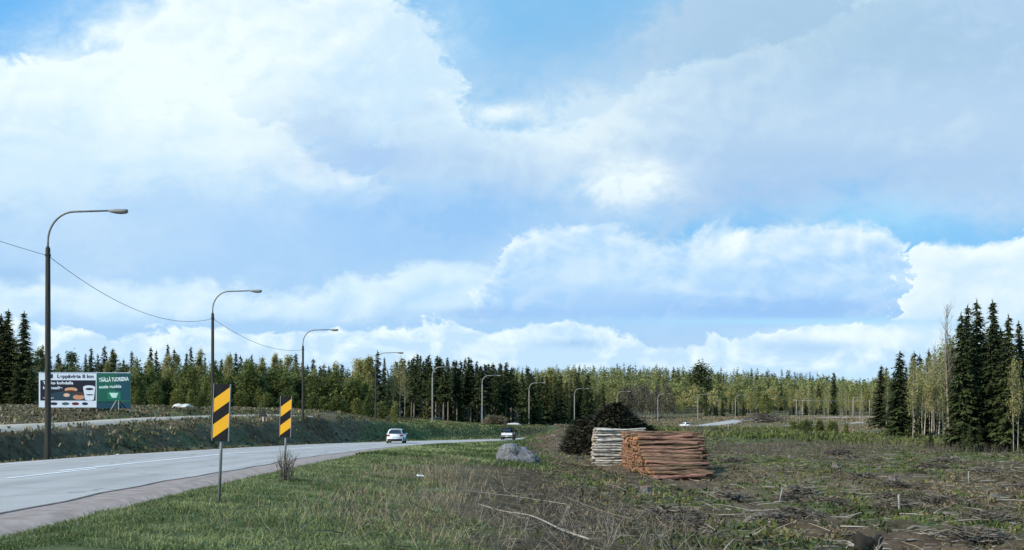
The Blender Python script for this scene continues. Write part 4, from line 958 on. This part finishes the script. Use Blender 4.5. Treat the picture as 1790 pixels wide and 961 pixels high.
# ------------------------------------------------------------------ trees
def sprigs(P, D, L_, Wd):
    n = len(P); up = np.tile([0, 0, 1.0], (n, 1)) + (rng.random((n, 3)) - .5) * .8
    a = np.cross(D, up); a /= (np.linalg.norm(a, axis=1)[:, None] + 1e-6)
    V = np.stack([P - a * Wd[:, None], P + a * Wd[:, None], P + D * L_[:, None] + a * Wd[:, None] * .15], 1).reshape(-1, 3)
    return V, np.arange(3 * n).reshape(-1, 3)
def spruce_crown(H=10, Rm=1.7, cb=.04, nw=26, nb=8, ns=6, droop=.42, sc=1.0, gap=.0):
    P, D, L_, W_ = [], [], [], []
    for w in range(nw):
        t_ = cb + (1 - cb) * (w / nw) ** .92; Lw = Rm * ((1 - t_) / (1 - cb)) ** .78 + .06
        for b_ in range(nb):
            if rnd.random() < gap: continue
            az_ = rnd.random() * 6.283; Lb = Lw * rnd.uniform(.68, 1.18); z0 = H * t_ + rnd.uniform(-.5, .5) * H / nw
            m_ = max(2, int(ns * Lb / Rm + 1.5))
            for s_ in range(m_):
                s = (s_ + rnd.random()) / m_; zz = z0 + Lb * (-droop * 1.6 * s + droop * .9 * s * s)
                p = (math.cos(az_) * Lb * s, math.sin(az_) * Lb * s, zz)
                for sd_ in (-1, 0, 1):
                    a2 = az_ + sd_ * rnd.uniform(.5, 1.2); e2 = rnd.uniform(-.75, .0); ll = (.26 + .34 * (1 - s)) * sc * rnd.uniform(.7, 1.3) * (.5 + .5 * Lb / Rm)
                    P.append(p); D.append((math.cos(a2) * math.cos(e2), math.sin(a2) * math.cos(e2), math.sin(e2))); L_.append(ll); W_.append(ll * rnd.uniform(.16, .30))
    for k in range(10):
        P.append((0, 0, H * (.955 + .004 * k))); D.append((rnd.uniform(-.3, .3), rnd.uniform(-.3, .3), 1)); L_.append(.3); W_.append(.03)
    P, D, L_, W_ = map(np.array, (P, D, L_, W_)); V, T = sprigs(P, D, L_, W_)
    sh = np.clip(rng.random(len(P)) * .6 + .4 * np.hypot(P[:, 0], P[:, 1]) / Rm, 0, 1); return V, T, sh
def mesh_only(fn, name, m):
    V, T, sh = fn; o = tri_obj(name, V, T, m, sh, False); me = o.data; bpy.data.objects.remove(o); return me
def trunk_mesh(name, H, r0, m, bend=.05, seg=7, extra=None):
    bm = bmesh.new(); ph = rnd.random() * 6; n = 8
    add_tube(bm, [(bend * H * .2 * math.sin(ph + k * .6), bend * H * .2 * math.cos(ph * 1.3 + k * .5), H * k / n - (.3 if k == 0 else 0)) for k in range(n + 1)], [r0 * (1.0 - .9 * (k / n)) + .012 for k in range(n + 1)], seg)
    if extra: extra(bm)
    me = bpy.data.meshes.new(name); bm.normal_update(); bm.to_mesh(me); bm.free(); me.materials.append(m); return me
def limbs(H, z0, n, Lm, r, el0=.5, el1=1.1, segs=3):
    def f(bm):
        for k in range(n):
            t_ = z0 + (1 - z0) * (k + rnd.random() * .8) / n * .93; a_ = rnd.random() * 6.28; e_ = rnd.uniform(el0, el1); L_ = Lm * (1 - t_ * .7) * rnd.uniform(.6, 1.2)
            d_ = Vector((math.cos(a_) * math.cos(e_), math.sin(a_) * math.cos(e_), math.sin(e_))); p = Vector((0, 0, H * t_)); pts = [p]
            for q in range(segs): d_ = (d_ + Vector((rnd.uniform(-.25, .25), rnd.uniform(-.25, .25), .12))).normalized(); pts.append(pts[-1] + d_ * L_ / segs)
            rr = r * (1 - t_ * .6); add_tube(bm, pts, [rr * (1 - .8 * q / segs) for q in range(segs + 1)], 4)
            for _ in range(2):
                d2 = (d_ + Vector((rnd.uniform(-.8, .8), rnd.uniform(-.8, .8), .1))).normalized(); p2 = pts[rnd.randint(1, segs)]; add_tube(bm, [p2, p2 + d2 * L_ * .4], [rr * .4, rr * .12], 3)
    return f
def birch_crown(H=10, Rm=1.5, z0=.35, n=1500, size=.13, hang=.3, clump=60):
    C = []
    for k in range(clump):
        t_ = z0 + (1 - z0) * rnd.random() ** .85; prof = math.sin(math.pi * min(1, max(0.02, (t_ - z0) / (1 - z0) * .86 + .12))) ** .75
        a_ = rnd.random() * 6.283; r_ = Rm * prof * math.sqrt(rnd.random()); C.append((r_ * math.cos(a_), r_ * math.sin(a_), t_ * H))
    C = np.array(C); idx = rng.integers(0, clump, n); P = C[idx] + rng.normal(size=(n, 3)) * np.array([.30, .30, .42]) * (Rm / 1.5)
    e_ = -hang + (rng.random(n) - .5) * 1.6; D = dirs(rng.random(n) * 6.283, e_); L_ = size * (.7 + .8 * rng.random(n)) * 1.5
    V, T = sprigs(P, D, L_, L_ * (.22 + .2 * rng.random(n))); return V, T, np.clip(rng.random(n) * .6 + rng.random(clump)[idx] * .4, 0, 1)
def kind(nm, crowns, trunks): return nm, crowns, trunks
K = {}
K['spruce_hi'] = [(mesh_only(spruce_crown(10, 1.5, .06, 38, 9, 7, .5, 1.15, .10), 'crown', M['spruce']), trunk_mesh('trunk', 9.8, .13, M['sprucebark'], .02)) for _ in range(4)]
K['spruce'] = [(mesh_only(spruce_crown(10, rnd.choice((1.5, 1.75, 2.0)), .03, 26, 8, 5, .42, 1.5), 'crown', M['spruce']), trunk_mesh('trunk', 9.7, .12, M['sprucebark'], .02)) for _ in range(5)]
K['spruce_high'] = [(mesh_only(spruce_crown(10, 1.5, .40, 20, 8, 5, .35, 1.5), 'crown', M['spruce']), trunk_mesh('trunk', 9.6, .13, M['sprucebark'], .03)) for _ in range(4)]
K['birch'] = [(mesh_only(birch_crown(10, rnd.choice((1.2, 1.5, 1.7)), .26, 2600, .19), 'crown', M['birchleaf']), trunk_mesh('trunk', 9.4, .095, M['birchbark'], .12, 6, limbs(10, .4, 12, 2.6, .03))) for _ in range(5)]
K['birch_thin'] = [(mesh_only(birch_crown(10, rnd.choice((1.2, 1.6)), .38, 1000, .15, .2, 50), 'crown', M['birchleaf']), trunk_mesh('trunk', 9.6, .10, M['birchbark'], .08, 6, limbs(10, .3, 22, 2.8, .032))) for _ in range(4)]
K['birch_far'] = [(mesh_only(birch_crown(10, 1.9, .42, 850, .30, .3, 40), 'crown', M['birchleaf']), trunk_mesh('trunk', 9.0, .10, M['birchbark'], .08, 5)) for _ in range(4)]
K['grey_far'] = [(mesh_only(birch_crown(10, 1.7, .30, 900, .24, -.5, 40), 'crown', M['greytwig']), trunk_mesh('trunk', 9.2, .09, M['greybark'], .08, 5)) for _ in range(3)]
K['bush'] = [(mesh_only(birch_crown(10, 3.2, .02, 2200, .44, 0, 80), 'crown', M['bushleaf']), trunk_mesh('trunk', 9, .12, M['greybark'], .1, 5)) for _ in range(4)]
K['bare'] = [(trunk_mesh('crown', 9.9, .02, M['sprucebark'], .0, 4, limbs(10, .35, 46, 2.4, .022, .8, 1.3, 4)), trunk_mesh('trunk', 9.9, .085, M['sprucebark'], .06, 6, limbs(10, .3, 34, 2.6, .035, .7, 1.25, 4))) for _ in range(2)]
K['pine'] = [(mesh_only(birch_crown(10, 2.2, .42, 2600, .26, -.2, 60), 'crown', M['spruce']), trunk_mesh('trunk', 9.3, .17, M['bark_pine'], .06, 7, limbs(10, .45, 10, 2.2, .05, .2, .8))) for _ in range(2)]
CNT = {}
def plant(kd, x, y, H, name, label, cat, group, sx=1.0, sink=.1):
    cr, tr = rnd.choice(K[kd]); s = H / 10
    o = empty(name, (x, y, gz(x, y) - sink), rnd.random() * 6.283); o.scale = (s * sx, s * sx, s); o.rotation_euler[0] = R(rnd.gauss(0, .8)); o.rotation_euler[1] = R(rnd.gauss(0, .8))
    for nm, me in (('trunk', tr), ('crown', cr)):
        c_ = bpy.data.objects.new(nm, me); COL.objects.link(c_); c_.parent = o
    tag(o, label, cat, group); CNT[kd] = CNT.get(kd, 0) + 1; return o
SKY = [(-200, 560), (0, 560), (60, 596), (110, 610), (180, 606), (205, 612), (245, 612), (280, 602), (330, 602), (360, 616), (400, 616), (490, 612), (560, 628), (610, 634), (660, 622), (720, 622), (770, 616), (830, 620), (900, 640), (935, 640), (1000, 640), (1040, 652), (1100, 668), (1150, 668), (1225, 672), (1300, 672), (1400, 672), (1500, 676), (1560, 640), (1600, 616), (1650, 600), (1680, 555), (1740, 545), (1790, 570), (1900, 560), (2100, 540)]
def skyh(px, Y, z, dpx=0):
    top = np.interp(px, [a_[0] for a_ in SKY], [a_[1] for a_ in SKY]) + dpx
    return CAMZ + (745 - top) / F * Y - z
def row_of(kd, n, px0, px1, Y0, Y1, dj, name, label, cat, group, sx=1.0, hmul=None):
    for k in range(n):
        px = px0 + (px1 - px0) * (k + rnd.random()) / n; Y = rnd.uniform(Y0, Y1)
        if Y0 >= 185 and 640 < px < 1560 and name != 'slender_birch':      # the wood stands behind the lamp row
            ly = float(np.interp(px, [660, 756, 843, 925, 1004, 1079, 1150, 1220, 1285, 1340, 1403, 1490], [137, 168, 199, 228, 257, 284, 318, 336, 352, 368, 384, 398])) + 7
            if Y < ly: Y = ly + rnd.random() * 30
        x = (px - 895) / F * Y; z = gz(x, Y)
        H = skyh(px, Y, z, rnd.uniform(*dj)) if hmul is None else rnd.uniform(*hmul)
        plant(kd, x, Y, max(H, 2.5), name, label, cat, group, sx * rnd.uniform(.72, 1.35))
def named(kd, px, top, Y, name, label, cat, sx=1.0, group=None):
    x = (px - 895) / F * Y; z = gz(x, Y); plant(kd, x, Y, CAMZ + (745 - top) / F * Y - z, name, label, cat, group, sx)
# left wood behind the billboard
row_of('spruce', 30, -120, 330, 172, 215, (-4, 26), 'spruce_tree', 'dark spruce in the wood behind the billboard', 'spruce tree', 'spruces behind the billboard', .85)
row_of('spruce', 34, 330, 650, 176, 225, (-4, 26), 'spruce_tree', 'dark spruce in the wood behind the two marker boards', 'spruce tree', 'spruces behind the marker boards', .85)
row_of('birch', 18, -100, 330, 165, 200, (6, 34), 'birch_tree', 'yellow green birch among the spruces behind the billboard', 'birch tree', 'birches behind the billboard', 1.0)
row_of('birch', 18, 330, 650, 165, 205, (4, 34), 'birch_tree', 'yellow green birch in the wood behind the marker boards', 'birch tree', 'birches behind the marker boards', 1.0)
row_of('bush', 44, 225, 650, 152, 170, None, 'young_tree', 'bushy young green tree at the front of the left wood', 'young tree', 'young trees fronting the left wood', .8, (3.8, 6.8))
row_of('bush', 22, 230, 700, 140, 150, None, 'young_tree', 'low green sapling along the top of the bank', 'young tree', 'saplings on top of the bank', 1.0, (1.6, 3.4))
for px, top, lab in ((2, 548, 'tall dark spruce cut by the left edge of the picture'), (15, 540, 'tallest dark spruce left of the nearest lamp'), (40, 544, 'tall spruce between the left edge and the nearest lamp'), (-30, 560, 'tall dark spruce left of the picture edge')):
    named('spruce_hi', px, top, 165, 'spruce_tree', lab, 'spruce tree', 1.25, 'tall spruces left of the billboard')
for px in (-8, 28, 52): named('spruce', px, 640, 160, 'spruce_tree', 'shorter spruce filling in beneath the tall spruces left of the billboard', 'spruce tree', 1.2, 'shorter spruces at the left edge')
# centre: tall dark stand with bare lower trunks
row_of('spruce_high', 40, 690, 930, 212, 262, (-5, 18), 'spruce_tree', 'tall dark spruce with bare lower trunk in the middle stand', 'spruce tree', 'spruces of the dark middle stand', .95)
row_of('spruce', 16, 640, 935, 225, 280, (0, 30), 'spruce_tree', 'bushy spruce at the back of the dark middle stand', 'spruce tree', 'back spruces of the middle stand', .9)
row_of('birch', 5, 622, 650, 188, 200, (-2, 12), 'birch_tree', 'bright yellow green birch left of the arching lamp arm', 'birch tree', 'bright birches above the white car', 1.0)
named('spruce', 661, 612, 178, 'spruce_tree', 'broad single spruce standing in front above the white car', 'spruce tree', 1.15)
for px, top in ((688, 634), (700, 622), (707, 640)): named('birch_thin', px, top, 192, 'birch_tree', 'slender birch with bare white trunk above the white car', 'birch tree', .6, 'three white trunked birches above the white car')
row_of('spruce', 22, 925, 1055, 225, 300, (2, 40), 'spruce_tree', 'spruce in the stand left of the brush pile', 'spruce tree', 'spruces left of the brush pile', 1.0)
row_of('birch', 6, 945, 1060, 300, 360, (0, 20), 'birch_tree', 'pale green birch behind the spruces left of the brush pile', 'birch tree', 'birches behind the brush pile', 1.2)
# far wood beyond the road
row_of('grey_far', 26, 1085, 1180, 345, 400, (2, 40), 'leafless_tree', 'grey leafless tree beyond the brush pile', 'leafless tree', 'grey trees beyond the brush pile', 1.1)
row_of('birch_far', 44, 1060, 1320, 392, 465, (4, 36), 'birch_tree', 'pale trunked birch beyond the far road bend', 'birch tree', 'birches beyond the road bend', 1.1)
row_of('birch_far', 50, 1320, 1560, 405, 470, (2, 34), 'birch_tree', 'pale trunked birch behind the overhead wire', 'birch tree', 'birches behind the overhead wire', 1.0)
row_of('spruce', 16, 1230, 1320, 388, 450, (14, 44), 'spruce_tree', 'dark spruce behind the rising far road', 'spruce tree', 'spruces behind the rising road', 1.1)
row_of('spruce', 20, 1320, 1560, 410, 480, (-8, 30), 'spruce_tree', 'far spruce among the birches behind the overhead wire', 'spruce tree', 'spruces behind the overhead wire', 1.0)
row_of('birch_thin', 14, 1395, 1565, 225, 290, None, 'slender_birch', 'slender lone birch left standing before the far road', 'birch tree', 'lone birches left on the clearing', .55, (9, 12.5))
named('pine', 1225, 640, 450, 'pine_tree', 'big round topped pine rising above the far wood', 'pine tree', 1.35)
named('spruce', 1457, 650, 400, 'spruce_tree', 'pointed spruce rising above the birches by the wire', 'spruce tree', 1.0)
named('bush', 1338, 690, 320, 'round_tree', 'round pale green young tree beside the far road', 'young tree', 1.0)
named('spruce_hi', 1540, 638, 235, 'spruce_tree', 'single dark spruce at the left tip of the right hand wood', 'spruce tree', 1.4)
# right-hand wood
named('spruce', 1575, 613, 150, 'spruce_tree', 'broad sunlit spruce at the left end of the right hand wood', 'spruce tree', 1.35)
row_of('spruce', 16, 1560, 1668, 178, 215, (-4, 20), 'spruce_tree', 'spruce behind the white trunks of the right hand wood', 'spruce tree', 'spruces behind the right hand birches', .9)
row_of('birch_thin', 15, 1590, 1665, 140, 172, (6, 34), 'birch_tree', 'white trunked birch in front of the right hand spruces', 'birch tree', 'birches edging the right hand wood', .85)
named('bare', 1655, 527, 122, 'leafless_tree', 'tall leafless tree rising beside the big dark spruces', 'leafless tree', .9)
named('bare', 1632, 600, 150, 'leafless_tree', 'smaller leafless tree left of the tall leafless one', 'leafless tree', .8)
for px, top, Y, lab in ((1683, 545, 112, 'leftmost of the big dark spruces on the right'), (1697, 532, 116, 'big dark spruce with a blunt tip'), (1713, 522, 118, 'tallest of the big dark spruces on the right'), (1729, 524, 113, 'big dark spruce just right of the tallest one'),
                    (1743, 560, 116, 'shorter dark spruce in the gap between the big ones'), (1764, 550, 110, 'big dark spruce near the right edge of the picture'), (1786, 560, 116, 'big dark spruce cut by the right edge of the picture')):
    named('spruce_hi', px, top, Y, 'spruce_tree', lab, 'spruce tree', 1.0, 'big dark spruces on the right')
row_of('spruce_hi', 34, 1665, 1960, 118, 142, (22, 90), 'spruce_tree', 'dark spruce filling the depth of the right hand wood', 'spruce tree', 'inner spruces of the right hand wood', 1.3)
row_of('spruce', 8, 1668, 1800, 106, 116, None, 'young_spruce', 'low young spruce at the foot of the big dark spruces', 'spruce tree', 'young spruces under the big ones', .9, (1.5, 4.2))
for px in (1648, 1771, 1780): named('birch_thin', px, 630, 108 if px > 1700 else 118, 'birch_tree', 'thin pale trunk standing at the edge of the big dark spruces', 'birch tree', .5, 'thin birches by the big spruces')
named('spruce', 1627, 752, 118, 'young_spruce', 'small dark young spruce in front of the white trunks', 'spruce tree', 1.7)
row_of('bush', 10, 1385, 1480, 150, 200, None, 'young_tree', 'low bushy green sapling at the back of the clearing', 'young tree', 'saplings at the back of the clearing', .9, (1.4, 3.0))

# far-off forest on the hill: one mass
def far_mass(nm, n, px0, px1, Y0, Y1, H0, H1, con, m, lab):
    Vs, Ts, Ss = [], [], []; off = 0
    protos = []
    for _ in range(4):
        if con: V, T, sh = spruce_crown(10, 1.6, .1, 9, 6, 2, .3, 2.1)
        else: V, T, sh = birch_crown(10, 2.4, .15, 130, .55, 0, 20)
        protos.append((V, T, sh))
    px = px0 + (px1 - px0) * rng.random(n); Y = Y0 + (Y1 - Y0) * rng.random(n); x = (px - 895) / F * Y; z = hf(x, Y)
    for k in range(n):
        V, T, sh = protos[k % 4]; s = (H0 + (H1 - H0) * rnd.random()) / 10; a_ = rnd.random() * 6.28; ca, sa = math.cos(a_) * s, math.sin(a_) * s
        W_ = np.stack([V[:, 0] * ca - V[:, 1] * sa + x[k], V[:, 0] * sa + V[:, 1] * ca + Y[k], V[:, 2] * s + z[k] - .4], 1)
        Vs.append(W_); Ts.append(T + off); off += len(V); Ss.append(np.clip(sh * .5 + rnd.random() * .5, 0, 1))
    tag(tri_obj(nm, np.concatenate(Vs), np.concatenate(Ts), m, np.concatenate(Ss)), lab, 'forest', kind='stuff')
far_mass('far_forest', 1000, -200, 2300, 520, 780, 12, 17, True, M['spruce'], 'dark conifers of the far forest on the hill')
far_mass('far_forest', 900, 880, 1700, 440, 620, 11, 14, False, M['birchleaf'], 'pale spring birches of the far forest on the hill')
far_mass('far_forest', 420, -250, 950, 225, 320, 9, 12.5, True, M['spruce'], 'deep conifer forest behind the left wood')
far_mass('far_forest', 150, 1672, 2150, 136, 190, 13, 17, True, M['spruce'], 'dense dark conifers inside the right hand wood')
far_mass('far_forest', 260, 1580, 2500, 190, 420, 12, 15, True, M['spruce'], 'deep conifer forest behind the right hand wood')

# overhead line far right
pole_p = []
for i, (px, top, bot, Y) in enumerate(((1392, 699, 733, 330), (1470, 700, 732, 330), (1492, 694, 728, 330), (1520, 700, 730, 330))):
    p = at(px, top, Y); g = gz(p.x, Y); o = empty('utility_pole', (p.x, Y, g)); tag(o, ['utility pole at the left end of the pale overhead wire', 'utility pole in the middle of the pale overhead wire', 'tallest utility pole under the overhead wire', 'utility pole at the right end of the pale overhead wire'][i], 'utility pole', 'utility poles by the far road')
    bm = bmesh.new(); add_tube(bm, [(0, 0, -.5), (0, 0, p.z - g)], [.16, .11], 8); bobj('pole', bm, M['greybark'], o)
    bm = bmesh.new(); add_box(bm, (0, 0, p.z - g - .15), (.9, .10, .10)); bobj('crossarm', bm, M['greybark'], o); pole_p.append(p)
bm = bmesh.new(); add_tube(bm, [at(1385, 699, 329.9), at(1470, 701, 329.9), at(1525, 701, 329.9), at(1552, 702, 329)], .04, 5); tag(bobj('overhead_wire', bm, M['edge']), 'pale overhead wire crossing in front of the far birches', 'wire')
print('TREES', CNT, 'SLOTS', len(SLOT))
